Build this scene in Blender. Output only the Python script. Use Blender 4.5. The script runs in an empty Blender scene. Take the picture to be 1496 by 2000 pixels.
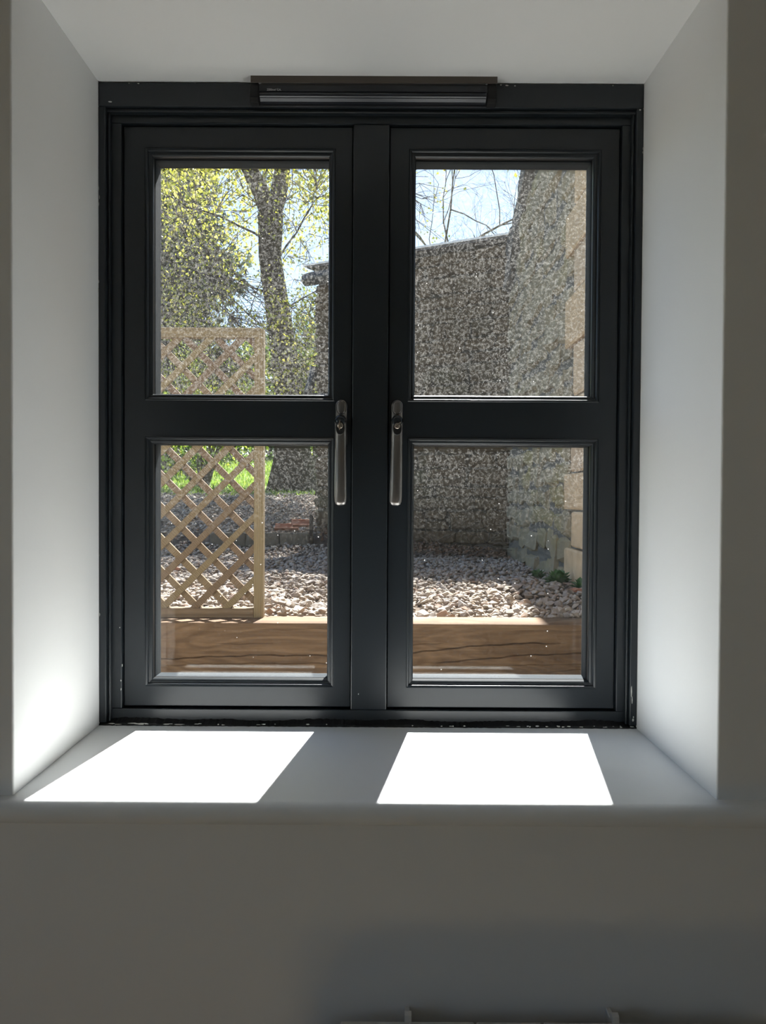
import bpy, bmesh, math, random
import numpy as np
from mathutils import Vector, Matrix

# ------------------------------------------------------------------ camera, sky, sun, exposure
sc = bpy.context.scene
COL = sc.collection
cam = bpy.data.cameras.new('camera')
cam.sensor_fit = 'VERTICAL'
cam.sensor_height = 36.0
cam.lens = 1447.45 / 2000.0 * 36.0
cam.clip_start = 0.02
cam.clip_end = 300
camo = bpy.data.objects.new('camera', cam)
COL.objects.link(camo)
yaw, pitch, roll = -0.0022, 0.0179, -0.0056
fw = Vector((math.sin(yaw) * math.cos(pitch), math.cos(yaw) * math.cos(pitch), -math.sin(pitch)))
rt = Vector((math.cos(yaw), -math.sin(yaw), 0))
up = rt.cross(fw)
rt2 = rt * math.cos(roll) - up * math.sin(roll)
up2 = up * math.cos(roll) + rt * math.sin(roll)
M = Matrix((rt2, up2, -fw)).transposed().to_4x4()
M.translation = Vector((0.4394, -1.1403, 0.3525))
camo.matrix_world = M
sc.camera = camo

SUN_EL, SUN_AZ = math.radians(50.5), math.radians(9.3)
SKY_STRENGTH = 0.078
SUN_STRENGTH = 8.1
w = bpy.data.worlds.new('sky'); sc.world = w; w.use_nodes = True
nt = w.node_tree; nt.nodes.clear()
sky = nt.nodes.new('ShaderNodeTexSky'); sky.sky_type = 'NISHITA'; sky.sun_disc = False
sky.sun_elevation = SUN_EL; sky.sun_rotation = SUN_AZ
sky.air_density = 1.0; sky.dust_density = 0.5; sky.ozone_density = 1.0
bg = nt.nodes.new('ShaderNodeBackground'); bg.inputs['Strength'].default_value = SKY_STRENGTH
wo = nt.nodes.new('ShaderNodeOutputWorld')
nt.links.new(sky.outputs[0], bg.inputs[0]); nt.links.new(bg.outputs[0], wo.inputs[0])

sl = bpy.data.lights.new('sun', 'SUN'); sl.energy = SUN_STRENGTH; sl.angle = math.radians(0.6)
sl.color = (1.0, 0.975, 0.94)
slo = bpy.data.objects.new('sun', sl); COL.objects.link(slo)
to_sun = Vector((math.sin(SUN_AZ) * math.cos(SUN_EL), math.cos(SUN_AZ) * math.cos(SUN_EL), math.sin(SUN_EL)))
slo.rotation_euler = to_sun.to_track_quat('Z', 'Y').to_euler()
slo.location = to_sun * 30

# unseen warm fill lamp added to brighten the room, behind an added window
al = bpy.data.lights.new('room_fill', 'AREA'); al.shape = 'RECTANGLE'; al.size = 1.0; al.size_y = 1.4; al.energy = 0.30; al.color = (1.0, 0.90, 0.80)
alo = bpy.data.objects.new('room_fill', al); COL.objects.link(alo); alo.location = (-1.82, -2.3, .55); alo.rotation_euler = (0, math.radians(-90), 0)

sc.view_settings.view_transform = 'Standard'
sc.view_settings.look = 'None'
sc.view_settings.gamma = 1.0
sc.view_settings.use_curve_mapping = False
sc.view_settings.exposure = 1.85
sc.cycles.use_denoising = True
sc.cycles.max_bounces = 14
sc.cycles.diffuse_bounces = 7
sc.cycles.glossy_bounces = 4
sc.cycles.transmission_bounces = 6
sc.cycles.transparent_max_bounces = 24
sc.cycles.sample_clamp_indirect = 6.0
sc.cycles.caustics_reflective = False
sc.cycles.caustics_refractive = False

rng = random.Random(7)
nr = np.random.default_rng(11)

# ------------------------------------------------------------------ node helpers
class NT:
    def __init__(s, name):
        s.m = bpy.data.materials.new(name); s.m.use_nodes = True
        s.t = s.m.node_tree; s.t.nodes.clear()
        s.out = s.t.nodes.new('ShaderNodeOutputMaterial')
    def n(s, kind, **kw):
        x = s.t.nodes.new('ShaderNode' + kind)
        for k, v in kw.items():
            if k in x.inputs: x.inputs[k].default_value = v
            else: setattr(x, k, v)
        return x
    def l(s, a, b): s.t.links.new(a, b)
    def math(s, op, a, b=None, c=None, clamp=False):
        x = s.t.nodes.new('ShaderNodeMath'); x.operation = op; x.use_clamp = clamp
        for i, v in enumerate((a, b, c)):
            if v is None: continue
            if isinstance(v, (int, float)): x.inputs[i].default_value = v
            else: s.l(v, x.inputs[i])
        return x.outputs[0]
    def co(s, kind='Object'):
        return s.n('TexCoord').outputs[kind]
    def mapping(s, vec, scale=(1, 1, 1), rot=(0, 0, 0)):
        x = s.t.nodes.new('ShaderNodeMapping'); x.inputs['Scale'].default_value = scale
        x.inputs['Rotation'].default_value = rot
        s.l(vec, x.inputs['Vector']); return x.outputs[0]
    def noise(s, vec, scale, detail=4, rough=0.55, dist=0.0):
        x = s.n('TexNoise', Scale=scale, Detail=detail, Roughness=rough, Distortion=dist)
        s.l(vec, x.inputs['Vector']); return x.outputs[0]
    def ramp(s, fac, stops):
        x = s.t.nodes.new('ShaderNodeValToRGB'); e = x.color_ramp.elements
        while len(e) < len(stops): e.new(0.5)
        for k, (p, c) in enumerate(stops):
            e[k].position = p; e[k].color = (*c, 1) if len(c) == 3 else c
        s.l(fac, x.inputs[0]); return x.outputs[0]
    def mix(s, fac, a, b):
        x = s.t.nodes.new('ShaderNodeMix'); x.data_type = 'RGBA'
        for sock, v in ((x.inputs[0], fac), (x.inputs[6], a), (x.inputs[7], b)):
            if isinstance(v, (int, float)): sock.default_value = v
            elif isinstance(v, tuple): sock.default_value = (*v, 1)
            else: s.l(v, sock)
        return x.outputs[2]
    def bsdf(s, color, rough=0.6, spec=0.5, metal=0.0, bump=None, bstr=0.3, bdist=0.002):
        b = s.n('BsdfPrincipled')
        if isinstance(color, tuple): b.inputs['Base Color'].default_value = (*color, 1)
        else: s.l(color, b.inputs['Base Color'])
        if isinstance(rough, (int, float)): b.inputs['Roughness'].default_value = rough
        else: s.l(rough, b.inputs['Roughness'])
        b.inputs['Specular IOR Level'].default_value = spec
        b.inputs['Metallic'].default_value = metal
        if bump is not None:
            bp = s.n('Bump', Strength=bstr, Distance=bdist)
            s.l(bump, bp.inputs['Height']); s.l(bp.outputs[0], b.inputs['Normal'])
        s.l(b.outputs[0], s.out.inputs[0]); return b

def M_paint(name, c, c2, rough=0.85, bstr=0.15, sc_=90):
    k = NT(name); v = k.co()
    n1 = k.noise(v, 3.0, 5); n2 = k.noise(v, sc_, 3)
    k.bsdf(k.mix(n1, c, c2), rough, 0.25, bump=n2, bstr=bstr, bdist=0.0006); return k.m

def M_plain(name, c, rough=0.5, spec=0.5, metal=0.0, var=0.12, scale=40, bstr=0.1):
    k = NT(name); v = k.co(); n = k.noise(v, scale, 4)
    d = tuple(x * (1 - var) for x in c)
    k.bsdf(k.mix(n, c, d), rough, spec, metal, bump=n, bstr=bstr, bdist=0.0005); return k.m

def M_random(name, stops, rough=0.85, scale=30, patch=None, bdist=0.004, attr=None, spec=0.2):
    """colour picked per object (or per 'rnd' attribute), with fine mottling"""
    k = NT(name); v = k.co()
    if attr: r = k.n('Attribute', attribute_name=attr).outputs['Fac']
    else: r = k.n('ObjectInfo').outputs['Random']
    base = k.ramp(r, stops)
    geo = k.n('NewGeometry').outputs['Position']
    n = k.noise(geo, scale, 5, 0.65)
    c = k.mix(k.math('MULTIPLY', k.math('SUBTRACT', n, 0.35, clamp=True), 1.5, clamp=True), base, tuple(0.45 * x for x in stops[len(stops) // 2][1]))
    if patch:
        p = k.noise(geo, patch[1], 4, 0.6)
        c = k.mix(k.math('MULTIPLY', k.math('SUBTRACT', p, patch[2]), 6.0, clamp=True), c, patch[0])
    k.bsdf(c, rough, spec, bump=n, bstr=0.6, bdist=bdist); return k.m

def M_wood(name, light, dark, along='X', scale=1.0, top=None):
    k = NT(name); v = k.co()
    sx = {'X': (0.5, 4, 6), 'Z': (14, 14, 0.6), 'D1': (1, 1, 1), 'D2': (1, 1, 1)}[along]
    if along in ('D1', 'D2'):
        a = math.radians(-45 if along == 'D1' else 45)
        v = k.mapping(v, (1, 1, 1), (0, a, 0)); sx = (1.2, 30, 30)
    vm = k.mapping(v, tuple(q * scale for q in sx))
    n = k.noise(vm, 2.2, 6, 0.6, 0.6)
    wv = k.n('TexWave', Scale=1.6, Distortion=7.0, Detail=3.0, wave_type='BANDS', bands_direction='Z' if along != 'Z' else 'X')
    k.l(vm, wv.inputs['Vector'])
    f = k.math('MULTIPLY', k.math('ADD', n, wv.outputs['Fac']), 0.5)
    c = k.ramp(f, [(0.15, dark), (0.5, tuple((a + b) / 2 for a, b in zip(dark, light))), (0.85, light)])
    blot = k.noise(v, 5.0, 3)
    c = k.mix(k.math('MULTIPLY', k.math('SUBTRACT', blot, 0.5, clamp=True), 2.2, clamp=True), c, tuple(0.8 * a + 0.2 * b for a, b in zip(dark, light)))
    rnd = k.n('ObjectInfo').outputs['Random']
    hs = k.n('HueSaturation'); k.l(c, hs.inputs['Color'])
    k.l(k.math('ADD', k.math('MULTIPLY', rnd, 0.35), 0.82), hs.inputs['Value'])
    k.l(k.math('ADD', k.math('MULTIPLY', rnd, 0.03), 0.485), hs.inputs['Hue'])
    k.bsdf(hs.outputs[0], 0.75, 0.25, bump=f, bstr=0.4, bdist=0.002); return k.m

def M_leaf(name, c1, c2, c3, trans=0.55):
    k = NT(name)
    r = k.n('Attribute', attribute_name='rnd').outputs['Fac']
    c = k.ramp(r, [(0.0, c1), (0.55, c2), (1.0, c3)])
    d = k.n('BsdfPrincipled'); d.inputs['Roughness'].default_value = 0.5
    k.l(c, d.inputs['Base Color'])
    t = k.n('BsdfTranslucent'); k.l(c, t.inputs['Color'])
    mx = k.n('MixShader'); mx.inputs[0].default_value = trans
    k.l(d.outputs[0], mx.inputs[1]); k.l(t.outputs[0], mx.inputs[2]); k.l(mx.outputs[0], k.out.inputs[0])
    return k.m

def M_glass(name, dirt):
    k = NT(name)
    g = k.n('NewGeometry')
    dp = k.n('VectorMath', operation='DOT_PRODUCT'); k.l(g.outputs['Normal'], dp.inputs[0]); k.l(g.outputs['Incoming'], dp.inputs[1])
    c1 = k.math('SUBTRACT', 1.0, k.math('ABSOLUTE', dp.outputs['Value']))
    F = k.math('ADD', 0.04, k.math('MULTIPLY', k.math('POWER', c1, 5.0), 0.96), clamp=True)
    tr = k.n('BsdfTransparent', Color=(0.977, 0.985, 0.986, 1))
    gl = k.n('BsdfGlossy', Roughness=0.0)
    m1 = k.n('MixShader'); k.l(F, m1.inputs[0]); k.l(tr.outputs[0], m1.inputs[1]); k.l(gl.outputs[0], m1.inputs[2])
    # dust, rain spots and fine hair-like marks
    v = k.co()
    z = k.n('SeparateXYZ'); k.l(v, z.inputs[0])
    grad = k.n('MapRange'); k.l(z.outputs['Z'], grad.inputs[0])
    grad.inputs[1].default_value = 0.28; grad.inputs[2].default_value = 0.46
    grad.inputs[3].default_value = 0.08; grad.inputs[4].default_value = 1.0
    big = k.noise(v, 9.0, 3)
    patch = k.math('MULTIPLY', k.math('ADD', 0.25, big), grad.outputs[0])
    def curl(scale, width, seedscale):
        n = k.noise(k.mapping(v, (1, 1, 0.75)), scale, 1.0, 0.5, 0.8)
        line = k.math('LESS_THAN', k.math('ABSOLUTE', k.math('SUBTRACT', n, 0.5)), width)
        msk = k.math('GREATER_THAN', k.noise(v, seedscale, 2), 0.54)
        return k.math('MULTIPLY', line, msk)
    cu = curl(500.0, 0.085, 190.0)
    vo = k.n('TexVoronoi', Scale=330.0); k.l(v, vo.inputs['Vector'])
    sp = k.math('MULTIPLY', k.math('LESS_THAN', vo.outputs['Distance'], 0.23), k.math('GREATER_THAN', k.noise(v, 210.0, 1), 0.53))
    bigv = k.n('TexVoronoi', Scale=75.0); k.l(v, bigv.inputs['Vector'])
    sep = k.n('SeparateColor'); k.l(bigv.outputs['Color'], sep.inputs[0])
    drops = k.math('MULTIPLY', k.math('LESS_THAN', bigv.outputs['Distance'], 0.07), k.math('GREATER_THAN', sep.outputs[0], 0.86))
    marks = k.math('ADD', k.math('MULTIPLY', cu, 0.095), k.math('MULTIPLY', sp, 0.14))
    marks = k.math('MULTIPLY', marks, patch)
    haze = k.math('MULTIPLY', patch, 0.008)
    tot = k.math('ADD', k.math('ADD', marks, haze), k.math('MULTIPLY', drops, 0.5))
    tot = k.math('MULTIPLY', tot, dirt, clamp=True)
    df = k.n('BsdfDiffuse', Color=(0.80, 0.79, 0.76, 1)); tl = k.n('BsdfTranslucent', Color=(0.80, 0.79, 0.76, 1))
    m2 = k.n('MixShader'); m2.inputs[0].default_value = 0.6
    k.l(df.outputs[0], m2.inputs[1]); k.l(tl.outputs[0], m2.inputs[2])
    m3 = k.n('MixShader'); k.l(tot, m3.inputs[0]); k.l(m1.outputs[0], m3.inputs[1]); k.l(m2.outputs[0], m3.inputs[2])
    k.l(m3.outputs[0], k.out.inputs[0]); return k.m

MAT = {}
MAT['wall'] = M_paint('wall_paint', (0.865, 0.87, 0.865), (0.845, 0.85, 0.845))
MAT['facade'] = M_paint('outside_render', (0.42, 0.39, 0.33), (0.34, 0.31, 0.26), 0.9, 0.4, 30)
MAT['gloss_white'] = M_paint('sill_paint', (0.87, 0.885, 0.89), (0.86, 0.875, 0.88), 0.42, 0.12, 60)
MAT['frame'] = M_plain('dark_frame_paint', (0.016, 0.021, 0.026), 0.34, 0.5, 0, 0.15, 120, 0.12)
MAT['rubber'] = M_plain('black_rubber', (0.012, 0.012, 0.013), 0.6, 0.3)
MAT['spacer'] = M_plain('dark_spacer', (0.012, 0.018, 0.024), 0.75, 0.15, 0.0)
MAT['gunmetal'] = M_plain('gunmetal', (0.33, 0.312, 0.30), 0.36, 0.5, 1.0, 0.08, 60, 0.05)
MAT['collar'] = M_plain('glossy_dark_collar', (0.045, 0.052, 0.062), 0.12, 0.8, 0.6, 0.1, 60, 0.0)
MAT['gunmetal_dark'] = M_plain('dark_metal', (0.05, 0.05, 0.05), 0.3, 0.5, 0.8)
MAT['brass'] = M_plain('key_metal', (0.55, 0.47, 0.40), 0.25, 0.5, 1.0)
MAT['vent'] = M_plain('vent_plastic', (0.016, 0.019, 0.026), 0.28, 0.5)
MAT['vent_brown'] = M_plain('vent_top_brown', (0.11, 0.092, 0.078), 0.6, 0.3)
MAT['white_print'] = M_plain('white_print', (0.9, 0.9, 0.9), 0.6, 0.2)
MAT['fleck'] = M_plain('white_paint_fleck', (0.62, 0.62, 0.58), 0.7, 0.2)
MAT['radiator'] = M_plain('radiator_enamel', (0.72, 0.71, 0.69), 0.35, 0.5, 0, 0.05)
MAT['floor'] = M_wood('oak_floor', (0.50, 0.36, 0.22), (0.30, 0.20, 0.12), 'X', 0.5)
def M_sleeper():
    k = NT('sleeper_wood'); v = k.co()
    grain = k.noise(k.mapping(v, (0.9, 8, 34)), 3.0, 6, 0.6, 0.5)
    slow = k.noise(k.mapping(v, (1.0, 3, 5)), 1.6, 3, 0.5, 1.2)
    rings = k.math('PINGPONG', k.math('ADD', k.math('MULTIPLY', slow, 9.0), k.math('MULTIPLY', grain, .5)), 0.5)
    f = k.math('ADD', k.math('MULTIPLY', grain, 0.6), k.math('MULTIPLY', rings, 0.5))
    c = k.ramp(f, [(0.2, (0.105, 0.062, 0.035)), (0.45, (0.175, 0.108, 0.062)), (0.75, (0.27, 0.172, 0.10))])
    kn = k.n('TexVoronoi', Scale=3.4); k.l(k.mapping(v, (1.0, 1.0, 2.2)), kn.inputs['Vector'])
    spot = k.math('MULTIPLY', k.math('SUBTRACT', 0.13, kn.outputs['Distance'], clamp=True), 9.0, clamp=True)
    c = k.mix(spot, c, (0.12, 0.06, 0.032))
    k.bsdf(c, 0.8, 0.2, bump=grain, bstr=0.35, bdist=0.0015); return k.m
MAT['sleeper'] = M_sleeper()
MAT['trellis_d1'] = M_wood('trellis_slat_wood', (0.251, 0.190, 0.117), (0.146, 0.101, 0.056), 'D1')
MAT['trellis_d2'] = M_wood('trellis_back_slat_wood', (0.242, 0.170, 0.114), (0.134, 0.089, 0.053), 'D2')
MAT['trellis_x'] = M_wood('trellis_rail_wood', (0.251, 0.186, 0.117), (0.154, 0.109, 0.065), 'X', 2)
MAT['trellis_z'] = M_wood('trellis_stile_wood', (0.259, 0.194, 0.121), (0.161, 0.114, 0.065), 'Z', 2)
MAT['glass_in'] = M_glass('inner_glass', 0.10)
MAT['glass_out'] = M_glass('dusty_outer_glass', 1.0)
MAT['soil'] = M_plain('soil', (0.17, 0.13, 0.10), 0.95, 0.1, 0, 0.6, 25, 1.0)
MAT['patio'] = M_plain('patio_stone', (0.286, 0.269, 0.235), 0.9, 0.2, 0, 0.3, 8, 0.6)
GR_ = [(0.0, (0.34, 0.27, 0.22)), (0.3, (0.58, 0.49, 0.40)), (0.55, (0.50, 0.43, 0.38)), (0.8, (0.66, 0.57, 0.46)), (1.0, (0.46, 0.30, 0.22))]
GR = [(p, tuple(.80 * q for q in c)) for p, c in GR_]
MAT['gravel'] = M_random('gravel_stone', GR, 0.85, 60, attr='rnd')
MAT['gravel_obj'] = M_random('loose_stone', GR, 0.85, 60)
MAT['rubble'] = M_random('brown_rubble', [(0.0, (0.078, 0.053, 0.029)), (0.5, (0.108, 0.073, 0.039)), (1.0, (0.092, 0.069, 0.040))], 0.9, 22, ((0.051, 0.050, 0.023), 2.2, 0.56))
MAT['rubble_grey'] = M_random('grey_rubble', [(0.0, (0.254, 0.222, 0.158)), (0.5, (0.338, 0.294, 0.205)), (1.0, (0.292, 0.244, 0.158))], 0.9, 18, ((0.254, 0.216, 0.077), 1.7, 0.53))
MAT['quoin'] = M_random('tan_dressed_stone', [(0.0, (0.604, 0.431, 0.259)), (0.5, (0.668, 0.492, 0.305)), (1.0, (0.582, 0.440, 0.305))], 0.9, 14)
MAT['coping'] = M_random('dark_coping_stone', [(0.0, (0.10, 0.10, 0.10)), (1.0, (0.16, 0.15, 0.14))], 0.9, 20)
MAT['mortar'] = M_plain('old_mortar', (0.050, 0.045, 0.035), 0.95, 0.1, 0, 0.5, 25, 1.0)
MAT['mortar_grey'] = M_plain('lime_mortar', (0.166, 0.162, 0.144), 0.95, 0.1, 0, 0.4, 20, 1.0)
MAT['roof'] = M_plain('roof_slate', (0.12, 0.12, 0.13), 0.7, 0.3)
MAT['flashing'] = M_plain('pale_roof_edge', (0.9, 0.9, 0.88), 0.5, 0.4)
MAT['gutter'] = M_plain('black_gutter', (0.02, 0.024, 0.03), 0.4, 0.5)
MAT['terracotta'] = M_plain('terracotta', (0.400, 0.176, 0.104), 0.8, 0.2, 0, 0.3, 30, 0.5)
MAT['kerb'] = M_random('kerb_stone', [(0.0, (0.156, 0.132, 0.096)), (1.0, (0.192, 0.162, 0.120))], 0.9, 16)
MAT['bark'] = M_plain('bark', (0.083, 0.063, 0.047), 0.95, 0.1, 0, 0.6, 18, 1.0)
MAT['twig'] = M_plain('twig', (0.14, 0.11, 0.09), 0.9, 0.1)
MAT['leaf'] = M_leaf('young_leaf', (0.336, 0.370, 0.034), (0.484, 0.457, 0.060), (0.551, 0.470, 0.148))
MAT['leaf_green'] = M_leaf('shrub_leaf', (0.084, 0.168, 0.025), (0.269, 0.353, 0.050), (0.504, 0.521, 0.084), 0.45)
MAT['leaf_dark'] = M_leaf('evergreen_leaf', (0.035, 0.06, 0.05), (0.06, 0.09, 0.08), (0.10, 0.14, 0.12), 0.2)
MAT['leaf_hedge'] = M_leaf('hedge_leaf', (0.02, 0.05, 0.015), (0.06, 0.12, 0.03), (0.16, 0.24, 0.05), 0.3)
MAT['weed'] = M_leaf('weed_leaf', (0.040, 0.128, 0.032), (0.064, 0.176, 0.048), (0.096, 0.224, 0.064), 0.4)
MAT['grass'] = M_leaf('grass_blade', (0.153, 0.265, 0.032), (0.249, 0.353, 0.050), (0.347, 0.391, 0.101), 0.4)
MAT['lawn'] = M_plain('lawn_soil', (0.16, 0.26, 0.06), 0.95, 0.1, 0, 0.4, 12, 0.6)
MAT['litter'] = M_leaf('dead_leaf', (0.16, 0.09, 0.05), (0.26, 0.15, 0.09), (0.34, 0.22, 0.14), 0.15)

# ------------------------------------------------------------------ object helpers
def tag(o, label=None, cat=None, group=None, kind=None):
    if label: o['label'] = label
    if cat: o['category'] = cat
    if group: o['group'] = group
    if kind: o['kind'] = kind
    return o
def link(name, data, parent=None):
    o = bpy.data.objects.new(name, data); COL.objects.link(o)
    if parent is not None:
        o.parent = parent
        o.matrix_parent_inverse = Matrix.Translation(parent.location).inverted() if parent.type == 'EMPTY' else Matrix()
    return o
def empty(name, loc=(0, 0, 0)):
    o = bpy.data.objects.new(name, None); o.location = loc; o.empty_display_size = 0.05
    COL.objects.link(o); return o
def mesh(name, V, Fs, mat, parent=None, smooth=False, bevel=0.0, seg=2, recalc=True):
    me = bpy.data.meshes.new(name)
    me.from_pydata([tuple(v) for v in V], [], [tuple(f) for f in Fs])
    if recalc or bevel:
        bm = bmesh.new(); bm.from_mesh(me)
        bmesh.ops.recalc_face_normals(bm, faces=bm.faces)
        if bevel:
            ed = [e for e in bm.edges if len(e.link_faces) == 2 and e.calc_face_angle(0) > 0.5]
            bmesh.ops.bevel(bm, geom=ed, offset=bevel, segments=seg, profile=0.5, affect='EDGES', clamp_overlap=True)
        bm.to_mesh(me); bm.free()
    if smooth:
        for p in me.polygons: p.use_smooth = True
    for mm in (mat if isinstance(mat, (list, tuple)) else [mat]): me.materials.append(mm)
    return link(name, me, parent)
def boxes(name, bl, mat, parent=None, bevel=0.0, seg=2, smooth=False):
    V, Fs = [], []
    for (x0, x1, y0, y1, z0, z1) in bl:
        b = len(V)
        V += [(x, y, z) for x in (x0, x1) for y in (y0, y1) for z in (z0, z1)]
        Fs += [[b + i for i in f] for f in ((0, 1, 3, 2), (4, 6, 7, 5), (0, 4, 5, 1), (2, 3, 7, 6), (0, 2, 6, 4), (1, 5, 7, 3))]
    return mesh(name, V, Fs, mat, parent, smooth, bevel, seg)
def frame_loop(name, x0, x1, z0, z1, prof, mat, parent=None, smooth=False):
    """mitred ring: prof = [(inset, y)...] closed section swept round a rectangle"""
    V, Fs = [], []
    n = len(prof)
    for cx, cz in ((0, 0), (1, 0), (1, 1), (0, 1)):
        for (i, y) in prof:
            V.append(((x0 + i) if cx == 0 else (x1 - i), y, (z0 + i) if cz == 0 else (z1 - i)))
    for k in range(4):
        for j in range(n):
            a, b = k * n + j, k * n + (j + 1) % n
            c, d = ((k + 1) % 4) * n + (j + 1) % n, ((k + 1) % 4) * n + j
            Fs.append((a, b, c, d))
    return mesh(name, V, Fs, mat, parent, smooth)
def prism_x(name, prof, x0, x1, mat, parent=None, smooth=False, bevel=0.0):
    n = len(prof)
    V = [(x0, y, z) for y, z in prof] + [(x1, y, z) for y, z in prof]
    Fs = [(i, (i + 1) % n, n + (i + 1) % n, n + i) for i in range(n)] + [tuple(range(n)), tuple(range(2 * n - 1, n - 1, -1))]
    return mesh(name, V, Fs, mat, parent, smooth, bevel)
def loft(name, rings, mat, parent=None, smooth=True, caps=True):
    V = [p for r in rings for p in r]; n = len(rings[0]); Fs = []
    for k in range(len(rings) - 1):
        for j in range(n):
            Fs.append((k * n + j, k * n + (j + 1) % n, (k + 1) * n + (j + 1) % n, (k + 1) * n + j))
    if caps: Fs += [tuple(range(n)), tuple(range((len(rings) - 1) * n, len(rings) * n))]
    return mesh(name, V, Fs, mat, parent, smooth)
def np_mesh(name, V, F, mat, parent=None, rnd=None, smooth=False):
    V = np.asarray(V, dtype=np.float32); F = np.asarray(F, dtype=np.int32)
    me = bpy.data.meshes.new(name)
    me.vertices.add(len(V)); me.vertices.foreach_set('co', V.ravel())
    k = F.shape[1]
    me.loops.add(F.size); me.loops.foreach_set('vertex_index', F.ravel())
    me.polygons.add(len(F)); me.polygons.foreach_set('loop_start', np.arange(0, F.size, k, dtype=np.int32))
    if rnd is not None:
        a = me.attributes.new('rnd', 'FLOAT', 'FACE'); a.data.foreach_set('value', np.asarray(rnd, dtype=np.float32))
    if smooth: me.polygons.foreach_set('use_smooth', np.ones(len(F), dtype=bool))
    me.update(calc_edges=True)
    me.materials.append(mat)
    return link(name, me, parent)

# ------------------------------------------------------------------ room shell
X0, X1, RD, HT, HF = 0.0, 0.83, 0.272, 0.9848, 0.9785      # opening, reveal depth, head heights
XL, XR = 0.0031, 0.8327
RX0, RX1, RY, RZ0, RZ1 = -1.7, 2.3, -4.2, -0.87, 1.52
def wall_front():
    V, Fs, mi = [], [], []
    def ring(a, b, c, d, y, y2=None):   # corners lb rb rt lt
        i = len(V); V.extend([a, b, c, d]); return [i, i + 1, i + 2, i + 3]
    zi = -0.026
    ou_in = ring((RX0 - .1, -RD, RZ0 - .1), (RX1 + .1, -RD, RZ0 - .1), (RX1 + .1, -RD, RZ1 + .1), (RX0 - .1, -RD, RZ1 + .1), 0)
    op_in = ring((XL, -RD, zi), (XR, -RD, zi), (XR, -RD, HF), (XL, -RD, HF), 0)
    op_mid = ring((X0, 0, zi), (X1, 0, zi), (X1, 0, HT), (X0, 0, HT), 0)
    op_out = ring((X0, .10, zi), (X1, .10, zi), (X1, .10, HT), (X0, .10, HT), 0)
    ou_out = ring((RX0 - .1, .10, RZ0 - .1), (RX1 + .1, .10, RZ0 - .1), (RX1 + .1, .10, RZ1 + .1), (RX0 - .1, .10, RZ1 + .1), 0)
    for A, B, m in ((ou_in, op_in, 0), (op_in, op_mid, 0), (op_mid, op_out, 0), (op_out, ou_out, 1), (ou_out, ou_in, 1)):
        for k in range(4):
            Fs.append((A[k], A[(k + 1) % 4], B[(k + 1) % 4], B[k])); mi.append(m)
    o = mesh('wall_front', V, Fs, [MAT['wall'], MAT['facade']], recalc=False)
    bm = bmesh.new(); bm.from_mesh(o.data)
    bm.faces.ensure_lookup_table()
    for f, m in zip(bm.faces, mi): f.material_index = m
    bmesh.ops.recalc_face_normals(bm, faces=bm.faces)
    bm.verts.ensure_lookup_table()
    ed = []
    for k in range(4):
        e = bm.edges.get((bm.verts[op_in[k]], bm.verts[op_in[(k + 1) % 4]]))
        if k != 0: ed.append(e)
    bmesh.ops.bevel(bm, geom=ed, offset=0.0025, segments=3, profile=0.5, affect='EDGES')
    bm.to_mesh(o.data); bm.free()
    tag(o, 'pale plastered wall with a deep straight recess holding the dark window', 'wall', kind='structure')
wall_front()
def slab(name, x0, x1, y0, y1, z0, z1, mat, label, cat):
    return tag(boxes(name, [(x0, x1, y0, y1, z0, z1)], mat), label, cat, kind='structure')
tag(boxes('wall_left', [(RX0 - .1, RX0, RY - .1, -3.05, RZ0, RZ1), (RX0 - .1, RX0, -1.55, -RD, RZ0, RZ1), (RX0 - .1, RX0, -3.05, -1.55, RZ0, 0.0), (RX0 - .1, RX0, -3.05, -1.55, 1.1, RZ1)], MAT['wall']),
    'pale painted wall at the left side of the room with an added window in it', 'wall', kind='structure')
w2 = tag(empty('fill_window', (RX0 - .05, -2.3, .55)), 'white framed window added out of view in the left wall for the room fill', 'window', kind='structure')  # unseen window added as the opening for the fill lamp
boxes('window_frame', [(RX0 - .09, RX0 - .03, -3.05, -2.99, 0, 1.1), (RX0 - .09, RX0 - .03, -1.61, -1.55, 0, 1.1), (RX0 - .09, RX0 - .03, -2.99, -1.61, 0, .06), (RX0 - .09, RX0 - .03, -2.99, -1.61, 1.04, 1.1), (RX0 - .09, RX0 - .03, -2.33, -2.27, .06, 1.04)], MAT['gloss_white'], w2, .003)
slab('wall_right', RX1, RX1 + .1, RY - .1, -RD, RZ0, RZ1, MAT['wall'], 'plain pale painted wall at the right side of the room', 'wall')
slab('wall_back', RX0, RX1, RY - .1, RY, RZ0, RZ1, MAT['wall'], 'plain pale painted wall facing the casement window', 'wall')
slab('floor', RX0 - .1, RX1 + .1, RY - .1, -RD, RZ0 - .1, RZ0, MAT['floor'], 'light brown floor of the room', 'floor')
slab('ceiling', RX0 - .1, RX1 + .1, RY - .1, -RD, RZ1, RZ1 + .1, MAT['wall'], 'plain pale ceiling of the room', 'ceiling')

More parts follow.
